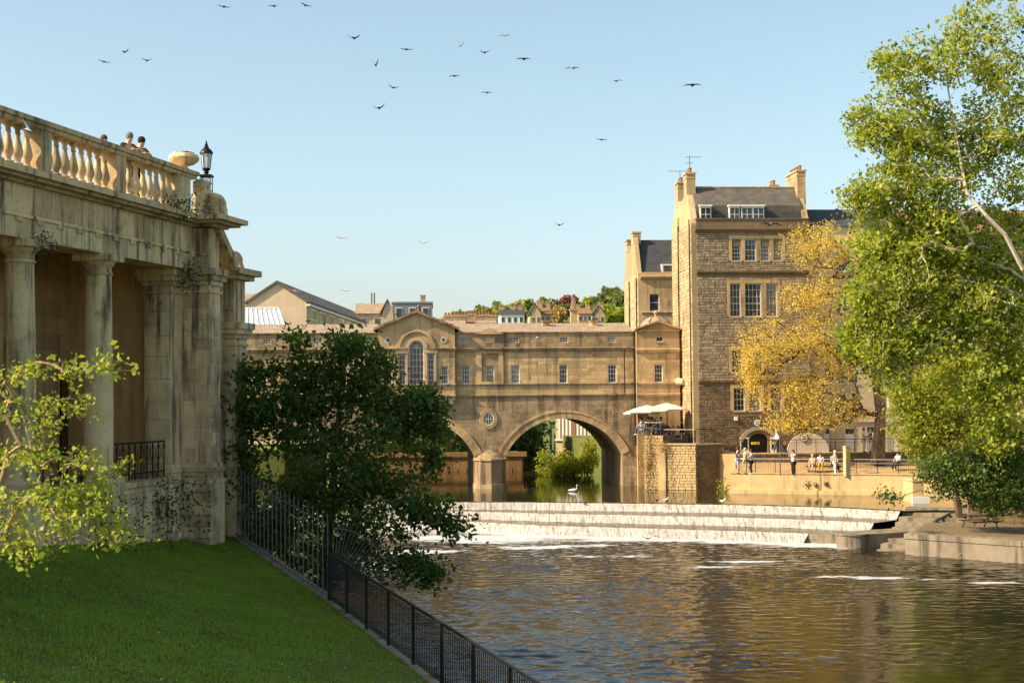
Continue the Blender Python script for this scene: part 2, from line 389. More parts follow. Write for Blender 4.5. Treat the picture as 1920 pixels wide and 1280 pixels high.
def window(F, u0, u1, z0, z1, v, nx=3, ny=4, bar=.025, fr=.06, rec=.10, arch=False, name='window', fmat='white', parent=None, sill=True, thing=None):
    """sash window set into a wall whose face is at depth v"""
    mb = MB(); a, b = v+rec, v+rec+.07
    if not arch:
        mb.box(u0, u0+fr, a, b, z0, z1).box(u1-fr, u1, a, b, z0, z1).box(u0+fr, u1-fr, a, b, z0, z0+fr).box(u0+fr, u1-fr, a, b, z1-fr, z1)
        wo = F.part(name, mb, fmat, parent)
        g = MB().box(u0+fr*.5, u1-fr*.5, b-.03, b-.01, z0+fr*.5, z1-fr*.5)
    else:
        r = (u1-u0)/2; zs = z1-r
        out = archtop(u0, u1, z0, zs, 14); inn = archtop(u0+fr, u1-fr, z0+fr, zs, 14)
        mb = plate(out, [inn], a, b); wo = F.part(name, mb, fmat, parent)
        g = plate(archtop(u0+fr*.5, u1-fr*.5, z0+fr*.5, zs, 14), [], b-.03, b-.01)
    if parent is None or thing: F_par = wo
    pa = wo if parent is None else parent     # never a fourth level
    F.part('pane', g, 'glass', pa)
    m = MB(); zt = z1 if not arch else z1-(u1-u0)/2
    for i in range(1, nx):
        x = u0+(u1-u0)*i/nx; m.box(x-bar/2, x+bar/2, a+.01, a+.035, z0+fr, zt-(fr if not arch else 0))
    for j in range(1, ny+(1 if arch else 0)):
        z = z0+(zt-z0)*j/ny; bb = bar*(1.8 if (j == ny//2 and not arch) else 1); m.box(u0+fr, u1-fr, a+.008, a+.033, z-bb/2, z+bb/2)
    if arch:
        r = (u1-u0)/2-fr
        for k in range(1, 6):
            t = math.pi*k/6; m.tube([((u0+u1)/2, a+.02, zt), ((u0+u1)/2+r*math.cos(t), a+.02, zt+r*math.sin(t))], bar/2, 4)
        pts = [((u0+u1)/2+r*.5*math.cos(math.pi*k/10), a+.02, zt+r*.5*math.sin(math.pi*k/10)) for k in range(11)]; m.tube(pts, bar/2, 4)
    if m.v: F.part('glazing_bar', m, fmat, pa)
    if sill: F.part('sill', MB().box(u0-.06, u1+.06, v-.07, v+.09, z0-.09, z0-.004), 'pale' if fmat == 'white' else fmat, pa)
    return wo
def text_mesh(name, txt, size, loc, rot, mat, parent, depth=.01):
    cu = bpy.data.curves.new('t', 'FONT'); cu.body = txt; cu.size = size; cu.align_x = 'CENTER'; cu.align_y = 'CENTER'; cu.extrude = depth
    ob = bpy.data.objects.new('t', cu); me = evaluate(ob)
    bpy.data.objects.remove(ob); me.materials.clear(); me.materials.append(M[mat])
    o = bpy.data.objects.new(name, me); COL.objects.link(o); o.parent = parent; o.location = loc; o.rotation_euler = rot; return o
def copy_tree(o, parent=None):
    c = o.copy(); COL.objects.link(c); c.parent = parent
    if parent is not None: c.matrix_parent_inverse = o.matrix_parent_inverse
    for ch in o.children: copy_tree(ch, c)
    return c
# ================================================================ SETTING
ZU = 1.7                                                   # upper river level (lower river is z = 0)
def resample(pts, n):
    pts = [Vector(p) for p in pts]; d = [0]
    for a, b in zip(pts, pts[1:]): d.append(d[-1]+(b-a).length)
    out = []
    for i in range(n):
        t = d[-1]*i/(n-1); k = 0
        while k < len(pts)-2 and d[k+1] < t: k += 1
        f = (t-d[k])/max(1e-9, d[k+1]-d[k]); out.append(pts[k].lerp(pts[k+1], f))
    return out
def grid_mesh(name, X, Y, Z, mat, kind='structure', attr=None, smooth=True):
    h, w_ = X.shape; v = np.stack([X, Y, Z], -1).reshape(-1, 3); i = np.arange(h*w_).reshape(h, w_)
    f = np.stack([i[:-1, :-1], i[:-1, 1:], i[1:, 1:], i[1:, :-1]], -1).reshape(-1, 4)
    me = bpy.data.meshes.new(name); me.vertices.add(len(v)); me.vertices.foreach_set('co', v.ravel().astype(np.float32))
    me.loops.add(f.size); me.loops.foreach_set('vertex_index', f.ravel().astype(np.int32))
    me.polygons.add(len(f)); me.polygons.foreach_set('loop_start', np.arange(0, f.size, 4, dtype=np.int32)); me.polygons.foreach_set('loop_total', np.full(len(f), 4, np.int32))
    me.polygons.foreach_set('use_smooth', np.full(len(f), smooth)); me.update(); me.validate()
    if attr is not None:
        a = me.attributes.new('foam', 'FLOAT', 'POINT'); a.data.foreach_set('value', attr.ravel().astype(np.float32))
    me.materials.append(M[mat]); o = bpy.data.objects.new(name, me); COL.objects.link(o)
    if kind: o['kind'] = kind
    return o
def vnoise(x, y, seed=0, oct=4):
    r = np.zeros_like(x, dtype=float); a = 1.0; f = 1.0
    for k in range(oct):
        p = seed*12.9+k*7.3
        r += a*(np.sin(x*f*1.0+p+1.7*np.sin(y*f*.8+p*2)) * np.cos(y*f*1.1+p*1.3+1.3*np.sin(x*f*.7+p)))
        a *= .5; f *= 2.03
    return r
tag(MB().quad((-3000, -300, -2), (3000, -300, -2), (3000, 5000, -2), (-3000, 5000, -2)).build('ground', 'field'), kind='structure')

M['water_low'] = water('river_water', (.016, .014, .007), [(1, 1.8, 4.5, 1.0)], .0035, foam=True)
M['water_up'] = water('calm_river_water', (.030, .026, .010), [(1, 2.0, .8, .5), (1, 2, 3.0, .10)], .012)
crest_px = [(430, 942.5), (560, 941.5), (640, 941), (800, 940), (1000, 940.5), (1200, 942.5), (1400, 945.5), (1560, 950), (1690, 957)]
foot_px = [(430, 986), (560, 986), (640, 987), (800, 990), (1000, 1003), (1200, 1010), (1400, 1016), (1500, 1020), (1566, 1023)]
NW = 150
CR = resample([onz(a, b, ZU) for a, b in crest_px], NW); FT = resample([onz(a, b, 0) for a, b in foot_px], NW)
# lower river with drifting foam
gx = np.arange(-26, 64, .5); gy = np.arange(6, 103, .5); X, Y = np.meshgrid(gx, gy)
fx = np.array([p.x for p in FT]); fy = np.array([p.y for p in FT])
fl = np.interp(X, fx, fy); dist = fl-Y
foam = np.where(dist > -1, .62*np.exp(-np.clip(dist, 0, 99)/2.2), .62)
foam = np.where(X > fx[-1]+.5, foam*np.exp(-(X-fx[-1]-.5)/1.0), foam)
for (px, py, rx, ry, a) in [(900, 1010, 7, 3.6, .50), (1000, 1024, 5.5, 2.0, .42), (1130, 1042, 5, 1.2, .40), (1230, 1050, 3.5, .9, .28), (1400, 1052, 4.5, 1.1, .42), (1350, 1062, 4, 1.0, .36),
                            (1560, 1080, 3.0, .7, .46), (1660, 1083, 3.0, .65, .44), (1760, 1086, 3, .6, .36), (1870, 1092, 2.8, .6, .4), (700, 1060, 4, 3, .4), (760, 1035, 4, 3, .42)]:
    p = onz(px, py, 0); foam = np.maximum(foam, a*np.exp(-((X-p.x)/rx)**2-((Y-p.y)/ry)**2))
grid_mesh('river', X, Y, np.full_like(X, -.09), 'water_low', attr=foam)
fgx = np.arange(-13, 37, .13); fgy = np.arange(40, 101, .09); FX, FY = np.meshgrid(fgx, fgy); rw = np.random.RandomState(8); FZ = np.zeros_like(FX)
for i in range(46):
    lam = .30*(4.0)**rw.rand(); th = rw.normal(math.pi/2, .5); kk = 2*math.pi/lam; ph = rw.rand()*6.28; am = .0046*lam**.85
    FZ += am*np.sin(kk*(FX*np.cos(th)+FY*np.sin(th))+ph+.9*np.sin(FX*.31+i)+.7*np.sin(FY*.27+2*i))
FZ *= .58+.45*np.clip(vnoise(FX*.12, FY*.2, 6, 3), -1, 1)
from_foam = np.zeros_like(FX); iy = np.clip(((FY-6)/.5), 0, foam.shape[0]-1.001); ixx = np.clip((FX+26)/.5, 0, foam.shape[1]-1.001)
i0 = iy.astype(int); j0 = ixx.astype(int); fy_ = iy-i0; fx_ = ixx-j0
from_foam = foam[i0, j0]*(1-fy_)*(1-fx_)+foam[i0+1, j0]*fy_*(1-fx_)+foam[i0, j0+1]*(1-fy_)*fx_+foam[i0+1, j0+1]*fy_*fx_
grid_mesh('river_ripples', FX, FY, FZ, 'water_low', attr=from_foam)
mb = MB(); n = len(CR)
mb.add([(p.x, p.y, ZU) for p in CR]+[(60, 88, ZU), (60, 330, ZU), (-70, 330, ZU), (-70, 103, ZU)], [tuple(range(n+4))])
tag(mb.build('upper_river', 'water_up'), kind='structure')

# weir: three stepped falls
m, t, o_ = newmat('falling_water'); b = NB(t)
st = b.noise(b.pos((7, 1.4, 1.1)), 1.1, 6, .78)
c = b.ramp(st, [(.36, (.10, .08, .06)), (.45, (.33, .29, .25)), (.54, (.45, .41, .37)), (.68, (.60, .57, .54))])
pr = b.n('BsdfPrincipled'); b.l(c, pr.inputs['Base Color']); pr.inputs['Roughness'].default_value = .45
bp = b.n('Bump'); bp.inputs['Distance'].default_value = .12; bp.inputs['Strength'].default_value = .8; b.l(st, bp.inputs['Height']); b.l(bp.outputs[0], pr.inputs['Normal'])
b.l(pr.outputs[0], o_.inputs[0]); M['fall'] = m
m, t, o_ = newmat('shallow_ledge_water'); b = NB(t)
st = b.noise(b.pos((.7, 1.6, 1)), 1.6, 5, .7)
c = b.ramp(st, [(.45, (.045, .035, .018)), (.58, (.13, .10, .06)), (.70, (.55, .52, .48))])
pr = b.n('BsdfPrincipled'); b.l(c, pr.inputs['Base Color']); pr.inputs['Roughness'].default_value = .18
bp = b.n('Bump'); bp.inputs['Distance'].default_value = .06; b.l(st, bp.inputs['Height']); b.l(bp.outputs[0], pr.inputs['Normal'])
b.l(pr.outputs[0], o_.inputs[0]); M['ledge'] = m
WEIR = empty('weir', tuple(CR[NW//2])[:2]+(0,), 0, 'broad curved stone weir of three white foaming steps across the river', 'weir')
WX, WY = CR[NW//2].x, CR[NW//2].y
def strip(f0, z0, f1, z1, name, mat, i0=0, i1=NW, sub=3, wob=0):
    rows = []
    for k in range(sub+1):
        q = k/sub; rows.append([(CR[i].lerp(FT[i], f0+(f1-f0)*q), z0+(z1-z0)*q) for i in range(i0, i1)])
    mb = MB(); w_ = i1-i0; rg = random.Random(3)
    for r_ in rows:
        for p, z in r_: mb.v.append((p.x-WX, p.y-WY+rg.uniform(-wob, wob), z+rg.uniform(-wob, wob)*.4))
    for a in range(sub):
        for k in range(w_-1):
            i = a*w_+k; mb.f.append((i, i+w_, i+w_+1, i+1))
    return mb.build(name, mat, WEIR, True)
def W_end(px):      # last index left of this pixel column
    return max(i for i in range(NW) if 960+(CR[i].lerp(FT[i], .5).x/CR[i].lerp(FT[i], .5).y)*FPX <= px)+1
strip(-.02, ZU+.015, .02, ZU-.03, 'crest_water', 'ledge')
strip(.02, ZU-.03, .08, 1.16, 'cascade', 'fall', sub=5, wob=.03)
strip(.08, 1.16, .43, 1.12, 'ledge', 'ledge', wob=.015)
e2 = W_end(1625); e3 = W_end(1562)
strip(.43, 1.12, .49, .60, 'cascade', 'fall', 0, e2, 5, .03)
strip(.49, .60, .84, .56, 'ledge', 'ledge', 0, NW, wob=.015)
strip(.84, .56, .93, -.05, 'cascade', 'fall', 0, e3, 5, .03)
strip(.43, 1.12, .45, -.3, 'weir_face', 'concrete', e2-2, NW)
strip(.84, .56, .85, -.3, 'weir_face', 'concrete', e3-2, e2)

# lawn between colonnade and the river fence
EDGE = [(4, 5.0, 3.2), (10, 3.6, 3.3), (20, .97, 3.4), (26.7, -1.3, 3.56), (36.4, -4.7, 3.85), (44.4, -8.75, 4.8), (47, -9.6, 5.0)]   # (y, x, z)
eY, eX, eZ = (np.array([e[k] for e in EDGE]) for k in range(3))
def edge(y): return Vector((np.interp(y, eY, eX), y, np.interp(y, eY, eZ)))
ly = np.arange(6, 47.01, .35); ls_ = np.linspace(0, 1, 46)
S, LY = np.meshgrid(ls_, ly)
cx = -11.75+.24*(LY-33.9)-1.0; cz = np.interp(LY, [10, 33, 42.5, 47], [6.1, 5.9, 4.98, 4.9])
ex = np.interp(LY, eY, eX); ez = np.interp(LY, eY, eZ)
LX = ex+(cx-ex)*S; LZ = ez+(cz-ez)*(S**1.15)+.035*vnoise(LX*.9, LY*.9, 2)*np.minimum(1, S*8)
grid_mesh('lawn', LX, LY, LZ, 'grass')
# grass blades, one mass of stuff, on the part of the lawn in view
NBL = 170000
rs = np.random.RandomState(5); s_ = rs.rand(NBL)**.9; y_ = 46.5-rs.rand(NBL)**1.0*29
bx = np.interp(y_, eY, eX); cxx = -11.75+.24*(y_-33.9)-.3
x_ = bx+(cxx-bx)*s_; z_ = np.interp(y_, eY, eZ)+(np.interp(y_, [10, 33, 42.5, 47], [6.1, 5.9, 4.98, 4.9])-np.interp(y_, eY, eZ))*(s_**1.15)+.035*vnoise(x_*.9, y_*.9, 2)*np.minimum(1, s_*8)
vis = x_ > -.375*y_-.5
x_, y_, z_ = x_[vis], y_[vis], z_[vis]; k = len(x_)
clump = .6+.5*np.clip(vnoise(x_*2.2, y_*2.2, 4, 3), -1, 1)
hh = (.02+.045*rs.rand(k))*clump*(1+.5*np.clip(vnoise(x_*.7, y_*.5, 12, 3), -1, 1))+.010; an = rs.rand(k)*6.283; wd = .010+.010*rs.rand(k)
tx, ty = rs.normal(0, .03, k), rs.normal(0, .03, k)
v = np.zeros((k, 3, 3)); v[:, 0] = np.stack([x_-np.cos(an)*wd, y_-np.sin(an)*wd, z_-.01], -1); v[:, 1] = np.stack([x_+np.cos(an)*wd, y_+np.sin(an)*wd, z_-.01], -1)
v[:, 2] = np.stack([x_+tx, y_+ty, z_+hh], -1)
def tri_soup(name, v, mat, parent=None, quads=False):
    k, q = v.shape[:2]; me = bpy.data.meshes.new(name); me.vertices.add(k*q); me.vertices.foreach_set('co', v.reshape(-1).astype(np.float32))
    me.loops.add(k*q); me.loops.foreach_set('vertex_index', np.arange(k*q, dtype=np.int32)); me.polygons.add(k)
    me.polygons.foreach_set('loop_start', np.arange(0, k*q, q, dtype=np.int32)); me.polygons.foreach_set('loop_total', np.full(k, q, np.int32)); me.update()
    for mm in (mat if isinstance(mat, list) else [mat]): me.materials.append(M[mm])
    o = bpy.data.objects.new(name, me); COL.objects.link(o)
    if parent is not None: o.parent = parent
    return o
tag(tri_soup('grass', v, 'blade'), 'short mown green grass blades covering the sloping lawn', 'grass', kind='stuff')
dk = rs.choice(k, 130); dz = .035
mb = MB()
for i in dk:
    if x_[i] > -10: mb.lathe([(.001, 0), (.016, .004), (.001, .012)], (x_[i], y_[i], z_[i]+.05), 5)
tag(mb.build('daisies', 'petal'), 'tiny white daisies scattered in the grass of the lawn', 'daisies', kind='stuff')

# river wall under the fence
mb = MB(); ys = [4, 10, 20, 26.7, 36.4, 44.4, 47]
for a, b in zip(ys, ys[1:]):
    p, q = edge(a), edge(b); mb.add([(p.x-.12, p.y, p.z+.05), (p.x+.25, p.y, p.z+.05), (q.x+.25, q.y, q.z+.05), (q.x-.12, q.y, q.z+.05),
                                     (p.x-.12, p.y, -1), (p.x+.7, p.y, -1), (q.x+.7, q.y, -1), (q.x-.12, q.y, -1)], [(0, 1, 2, 3), (1, 5, 6, 2), (0, 3, 7, 4), (0, 4, 5, 1), (3, 2, 6, 7)])
tag(mb.build('river_wall', 'concrete'), 'sloping stone river wall along the lawn edge under the black railings', 'wall')
# planted bank left of the river, from the colonnade's end up to the bridge
gy = np.linspace(40, 131, 60); gs = np.linspace(0, 1, 30); S, BY = np.meshgrid(gs, gy)
wl = np.interp(BY, [40, 47, 70, 100, 131], [-3.5, -7.2, -12.5, -17, -23]); BX = wl-S*26
BZ = -1.0+np.minimum(3.6, S*26*.8)+.25*vnoise(BX*.8, BY*.8, 9)*np.minimum(1, S*8)
grid_mesh('riverbank', BX, BY, BZ, 'bank')
# land behind and beside the bridge
tag(MB().prism([(-120, 131), (-21, 131), (-16, 141), (-9, 158), (-6, 200), (-6, 420), (-120, 420)], -1.5, 4.4).build('town_bank', 'field'), kind='structure')
tag(MB().prism([(18.5, 124), (140, 124), (140, 420), (5, 420), (6, 170), (9.5, 140), (9.5, 131)], -1.5, 4.4).build('far_bank', 'field'), kind='structure')
# hill far behind
hx = np.linspace(-260, 420, 90); hy = np.linspace(300, 1500, 70); X, Y = np.meshgrid(hx, hy)
prof = np.interp(X/Y, [-.3, -.1, -.045, .0, .045, .072, .12, .3], [.022, .034, .056, .063, .066, .072, .078, .085])
H = 9+prof*np.clip(Y, 0, 760)*np.clip((Y-300)/420, 0, 1)**.8*np.where(Y > 760, 1, 1)-5*np.clip((720-Y)/400, 0, 1)
H += 2.0*vnoise(X*.03, Y*.03, 3)
grid_mesh('hill', X, Y, H, 'field')
def hill_z(x, y):
    p = np.interp(x/y, [-.3, -.1, -.045, .0, .045, .072, .12, .3], [.022, .034, .056, .063, .066, .072, .078, .085])
    return float(9+p*min(y, 760)*max(0, min(1, (y-300)/420))**.8-5*max(0, min(1, (720-y)/400)) + 2.0*vnoise(np.array(x*.03), np.array(y*.03), 3))

# ================================================================ BRIDGE
BR = Frame('bridge', -1.83, 116, 0, R(4.3), 'honey stone arched bridge lined with shop windows and a central pediment', 'bridge')
zs, zc = BR.Z(853, 1050), BR.Z(784, 1055)
ZR = BR.Z(740); ZS = BR.Z(718); ZA = BR.Z(651); ZP = BR.Z(622)
uc = BR.U(781); ua = BR.U(947)-uc; ub = BR.U(1165)-uc; up = BR.U(888)-uc
ARCH = [(uc-up, uc+up), (uc+ua, uc+ub), (uc-ub, uc-ua)]
uL, uR = uc-ub-4.5, BR.U(1290)
def circ(x0, x1):
    a = (x1-x0)/2; h = zc-zs; Rr = (a*a+h*h)/(2*h); return (x0+x1)/2, zc-Rr, Rr
out = [(uL, -1)]
for (x0, x1) in sorted(ARCH):
    cx_, cz_, Rr = circ(x0, x1); t0 = math.atan2(zs-cz_, x0-cx_); t1 = math.atan2(zs-cz_, x1-cx_)
    out += [(x0, -1)] + arcpts(cx_, cz_, Rr, Rr, t0, t1, 28) + [(x1, -1)]
out += [(uR, -1), (uR, ZR), (uL, ZR)]
BR.part('arch_body', plate(out, [], 0, 12.6), 'bath_dark')
# upper storey openings
WIN = [(827, 840), (866, 881), (912, 927), (959, 974.5), (1049, 1064), (1140, 1156), (722, 735), (681, 697), (635, 650), (588, 603), (539, 555), (484, 500)]
ATT = [(861, 877), (956, 973.5), (1050, 1066), (1139, 1155), (685, 701), (588, 604), (493, 508)]
pav = (BR.U(709), BR.U(853)); rp = (BR.U(1192), BR.U(1272))
zw0, zw1 = BR.Z(717.5), BR.Z(684); za0, za1 = BR.Z(641.5), BR.Z(632)
holes = []; wl_ = []
for a, b in WIN:
    u0, u1 = BR.U(a), BR.U(b)
    if u1 < pav[0] or u0 > pav[1]: holes.append((u0, u1, zw0, zw1)); wl_.append((u0, u1, zw0, zw1, 3, 4))
for a, b in ATT: holes.append((BR.U(a), BR.U(b), za0, za1)); wl_.append((BR.U(a), BR.U(b), za0, za1, 3, 2))
BR.part('front_wall', plate(rect(uL, uR, ZR, ZP), [rect(*h) for h in holes]+[rect(pav[0]+.1, pav[1]-.1, ZR+.1, ZP-.1)], 0, .5), 'bath')
BR.part('inner_wall', MB().box(uL+.1, uR-.1, .52, 12.4, ZR+.003, ZP-.1), 'bath_dark')
for (u0, u1, z0, z1, nx, ny) in wl_: window(BR, u0, u1, z0, z1, 0, nx, ny, sill=(z0 < 11.5), rec=.12)
def moulding(F, u0, u1, z, h, d, v=0, mat='bath_dark', name='string_course'):
    return F.part(name, MB().extr([(v+.02, z-h), (v-d*.45, z-h), (v-d*.6, z-h*.45), (v-d, z-h*.3), (v-d, z), (v+.02, z+h*.15)], u0, u1), mat)
for (z, h, d) in [(ZR+.05, .22, .14), (ZS, .16, .13), (ZA, .3, .24), (ZP+.02, .14, .12)]:
    moulding(BR, uL, pav[0]-.002, z, h, d); moulding(BR, pav[1]+.002, rp[0]-.002, z, h, d)
# raised panels either side of the third window, little pediment above
pu0, pu1 = BR.U(893), BR.U(944)
BR.part('recessed_panel', plate(rect(pu0, pu1, ZS+.003, ZA-.32), [rect(BR.U(903), BR.U(935), ZS+.2, BR.Z(661))], -.09, -.02), 'bath')
BR.part('small_pediment', MB().extr([(pu0-.1, ZP-.15), (pu1+.1, ZP-.15), ((pu0+pu1)/2, BR.Z(613.5))], -.22, .1, 'y'), 'bath')
BR.part('blind_panel', MB().box(BR.U(910), BR.U(928), -.03, .02, za0, za1), 'pale')
# masonry of the river front
def blocked_front(a, b, z0, z1):
    iv = free(holes+[(pav[0], pav[1], ZR, 30), (rp[0], 99, -5, 30), (pu0, pu1, ZS, ZA)])(a, b, z0, z1)
    for (x0, x1) in ARCH:
        cx_, cz_, Rr = circ(x0, x1); zz = z1
        if zz <= zs: h0, h1 = x0, x1
        elif zz-cz_ >= Rr+.3: continue
        else:
            q = max(0, (Rr+.45)**2-(z0+.02-cz_)**2)**.5; h0, h1 = cx_-q, cx_+q
        iv = [s for (p, r_) in iv for s in free([(h0, h1, -9, 99)])(p, r_, z0, z1)]
    return iv
uv0 = BR.U(430)
masonry(BR, BR.o, ('v', 0), BR.U(640), rp[0], ZS+.03, ZA-.31, blocked_front, (.26, .34), (.5, 1.2), .012, 'bath', 190, seed=11)
masonry(BR, BR.o, ('v', 0), uv0, BR.U(640), ZS+.03, ZA-.31, blocked_front, (.26, .34), (.5, 1.2), .012, 'bath', 0, seed=12)
masonry(BR, BR.o, ('v', 0), uv0, rp[0], ZR+.06, ZS-.17, blocked_front, (.3, .4), (.6, 1.3), .012, 'bath', 30, seed=13)
masonry(BR, BR.o, ('v', 0), uv0, rp[0], ZA+.05, ZP-.14, blocked_front, (.3, .4), (.6, 1.3), .012, 'bath_dark', 30, seed=14)
masonry(BR, BR.o, ('v', 0), BR.U(560), rp[0], ZU-.3, ZR-.18, blocked_front, (.28, .4), (.45, 1.1), .014, 'bath_dark', 50, seed=15)
# voussoirs
for ai, (x0, x1) in enumerate(ARCH[:2]):
    cx_, cz_, Rr = circ(x0, x1); t0 = math.atan2(zs-cz_, x0-cx_); t1 = math.atan2(zs-cz_, x1-cx_); n = 27
    for i in range(n):
        a, b = t0+(t1-t0)*(i+.03)/n, t0+(t1-t0)*(i+.97)/n; r0, r1 = Rr-.004, Rr+.5
        pr_ = [(cx_+r0*math.cos(a), cz_+r0*math.sin(a)), (cx_+r0*math.cos(b), cz_+r0*math.sin(b)), (cx_+r1*math.cos(b), cz_+r1*math.sin(b)), (cx_+r1*math.cos(a), cz_+r1*math.sin(a))]
        BR.part('voussoir', MB().extr(pr_[::-1], -.06, .3, 'y'), 'bath')
    mb = MB()
    for i in range(n):
        a, b = t0+(t1-t0)*i/n, t0+(t1-t0)*(i+1)/n; r0, r1 = Rr+.505, Rr+.66
        mb.extr([(cx_+r0*math.cos(a), cz_+r0*math.sin(a)), (cx_+r0*math.cos(b), cz_+r0*math.sin(b)), (cx_+r1*math.cos(b), cz_+r1*math.sin(b)), (cx_+r1*math.cos(a), cz_+r1*math.sin(a))][::-1], -.11, .2, 'y')
    BR.part('arch_moulding', mb, 'bath')
# cutwater piers
for (p0, p1) in ((uc+up, uc+ua), (uc-ua, uc-up)):
    pm = (p0+p1)/2; zt = BR.Z(860)
    BR.part('cutwater', MB().prism([(p0+.03, .1), (p0+.03, -.25), (p0+.45, -1.15), (pm, -1.5), (p1-.45, -1.15), (p1-.03, -.25), (p1-.03, .1)], -1, zt), 'bath_dark')
    BR.part('cutwater_base', MB().prism([(p0-.12, .1), (p0-.12, -.35), (p0+.38, -1.4), (pm, -1.8), (p1-.38, -1.4), (p1+.12, -.35), (p1+.12, .1)], -1, ZU+.35), 'bath_dark')
    BR.part('cutwater_band', MB().prism([(p0-.08, .1), (p0-.08, -.32), (p0+.42, -1.26), (pm, -1.62), (p1-.42, -1.26), (p1+.08, -.32), (p1+.08, .1)], zt+.003, zt+.16), 'bath')
    BR.part('cutwater_cap', MB().lathe([((p1-p0)*.45, zt+.163), ((p1-p0)*.33, zt+.45), ((p1-p0)*.12, zt+.75), (.03, zt+.82)], (pm, -.05, 0), 12, 1, .8), 'bath_dark')
# string of the pier impost
for (x0, x1) in ARCH[:2]:
    pass
# oval window in the spandrel
ou, oz = BR.uz(916, 785)
BR.part('oculus_surround', plate(arcpts(ou, oz, .72, .84, 0, 2*math.pi, 28)[:-1], [arcpts(ou, oz, .44, .52, 0, 2*math.pi, 28)[:-1]], -.08, .02), 'bath')
ow = BR.part('oculus', plate(arcpts(ou, oz, .44, .52, 0, 2*math.pi, 24)[:-1], [arcpts(ou, oz, .38, .46, 0, 2*math.pi, 24)[:-1]], -.05, -.005), 'white')
BR.part('pane', plate(arcpts(ou, oz, .41, .49, 0, 2*math.pi, 24)[:-1], [], -.02, -.006), 'glass', ow)
mb = MB()
for k in (-.19, 0, .19): mb.box(ou+k-.014, ou+k+.014, -.045, -.022, oz-.42, oz+.42)
mb.box(ou-.4, ou+.4, -.043, -.024, oz-.014, oz+.014); BR.part('glazing_bar', mb, 'white', ow)
# central pavilion
v0 = -.4; ze = BR.Z(617, 781); zap = BR.Z(586, 781)
vw = (BR.U(767.6), BR.U(795)); s1 = (BR.U(748), BR.U(760)); s2 = (BR.U(802), BR.U(813.5))
zvs = BR.Z(719); zvt = BR.Z(639, 781); zst = BR.Z(663); rr = BR.U(728), BR.U(832); zro = BR.Z(636)
pholes = [archtop(vw[0], vw[1], zvs, zvt-(vw[1]-vw[0])/2, 14), rect(s1[0], s1[1], zvs, zst), rect(s2[0], s2[1], zvs, zst)]
pholes += [arcpts(r_, zro, .23, .23, 0, 2*math.pi, 18)[:-1] for r_ in rr]
for a, b in ((722, 735), (827, 840)): pholes.append(rect(BR.U(a), BR.U(b), zw0, zw1))
BR.part('pavilion_front', plate([(pav[0], ZR-.6), (pav[1], ZR-.6), (pav[1], ze), (uc, zap), (pav[0], ze)], pholes, v0, .12), 'bath')
BR.part('pavilion_core', MB().extr([(pav[0]+.1, ZR), (pav[1]-.1, ZR), (pav[1]-.1, ze-.05), (uc, zap-.1), (pav[0]+.1, ze-.05)], .125, 9, 'y'), 'bath_dark')
window(BR, vw[0], vw[1], zvs, zvt, v0, 4, 6, arch=True, rec=.14)
window(BR, *s1, zvs, zst, v0, 2, 6, rec=.14); window(BR, *s2, zvs, zst, v0, 2, 6, rec=.14)
for a, b in ((722, 735), (827, 840)): window(BR, BR.U(a), BR.U(b), zw0, zw1, v0, 3, 4, rec=.14)
for r_ in rr:
    ro = BR.part('roundel', plate(arcpts(r_, zro, .23, .23, 0, 2*math.pi, 18)[:-1], [arcpts(r_, zro, .17, .17, 0, 2*math.pi, 18)[:-1]], v0-.05, v0+.05), 'white')
    BR.part('pane', plate(arcpts(r_, zro, .2, .2, 0, 2*math.pi, 18)[:-1], [], v0+.0, v0+.03), 'glass', ro)
def ring(F, cx, cz, r0, r1, v_a, v_b, mat, name, a0=0, a1=math.pi):
    return F.part(name, plate(arcpts(cx, cz, r1, r1, a0, a1, 20)+arcpts(cx, cz, r0, r0, a1, a0, 20), [], v_a, v_b), mat)
zv_s = zvt-(vw[1]-vw[0])/2
ring(BR, uc, BR.Z(651), (BR.U(811)-BR.U(750))/2, (BR.U(816)-BR.U(745))/2, v0-.10, v0+.02, 'bath', 'blind_arch')
ring(BR, uc, zv_s, (vw[1]-vw[0])/2+.02, (vw[1]-vw[0])/2+.28, v0-.07, v0+.02, 'pale', 'window_arch')
for x in (s1[0]-.2, s1[1]+.04, s2[0]-.2, s2[1]+.04):
    BR.part('column', MB().box(x, x+.15, v0-.12, v0+.02, zvs, zst+.12), 'pale')
BR.part('entablature', MB().box(s1[0]-.3, vw[0]-.04, v0-.15, v0+.02, zst+.123, zst+.4).box(vw[1]+.04, s2[1]+.3, v0-.15, v0+.02, zst+.123, zst+.4), 'pale')
moulding(BR, pav[0]-.1, vw[0]-.3, BR.Z(651), .26, .22, v0); moulding(BR, vw[1]+.3, pav[1]+.1, BR.Z(651), .26, .22, v0)
moulding(BR, pav[0]-.06, pav[1]+.06, ZS, .16, .14, v0); moulding(BR, pav[0]-.06, pav[1]+.06, ZR+.05, .22, .15, v0)
def raking(F, a, b, th, va, vb, mat, name):
    return F.part(name, MB().extr([a, b, (b[0], b[1]+th), (a[0], a[1]+th)], va, vb, 'y'), mat)
raking(BR, (pav[0]-.35, ze-.12), (uc, zap-.02), .2, v0-.35, 9, 'bath_dark', 'raking_cornice'); raking(BR, (uc+.002, zap-.02), (pav[1]+.35, ze-.12), .2, v0-.35, 9, 'bath_dark', 'raking_cornice')
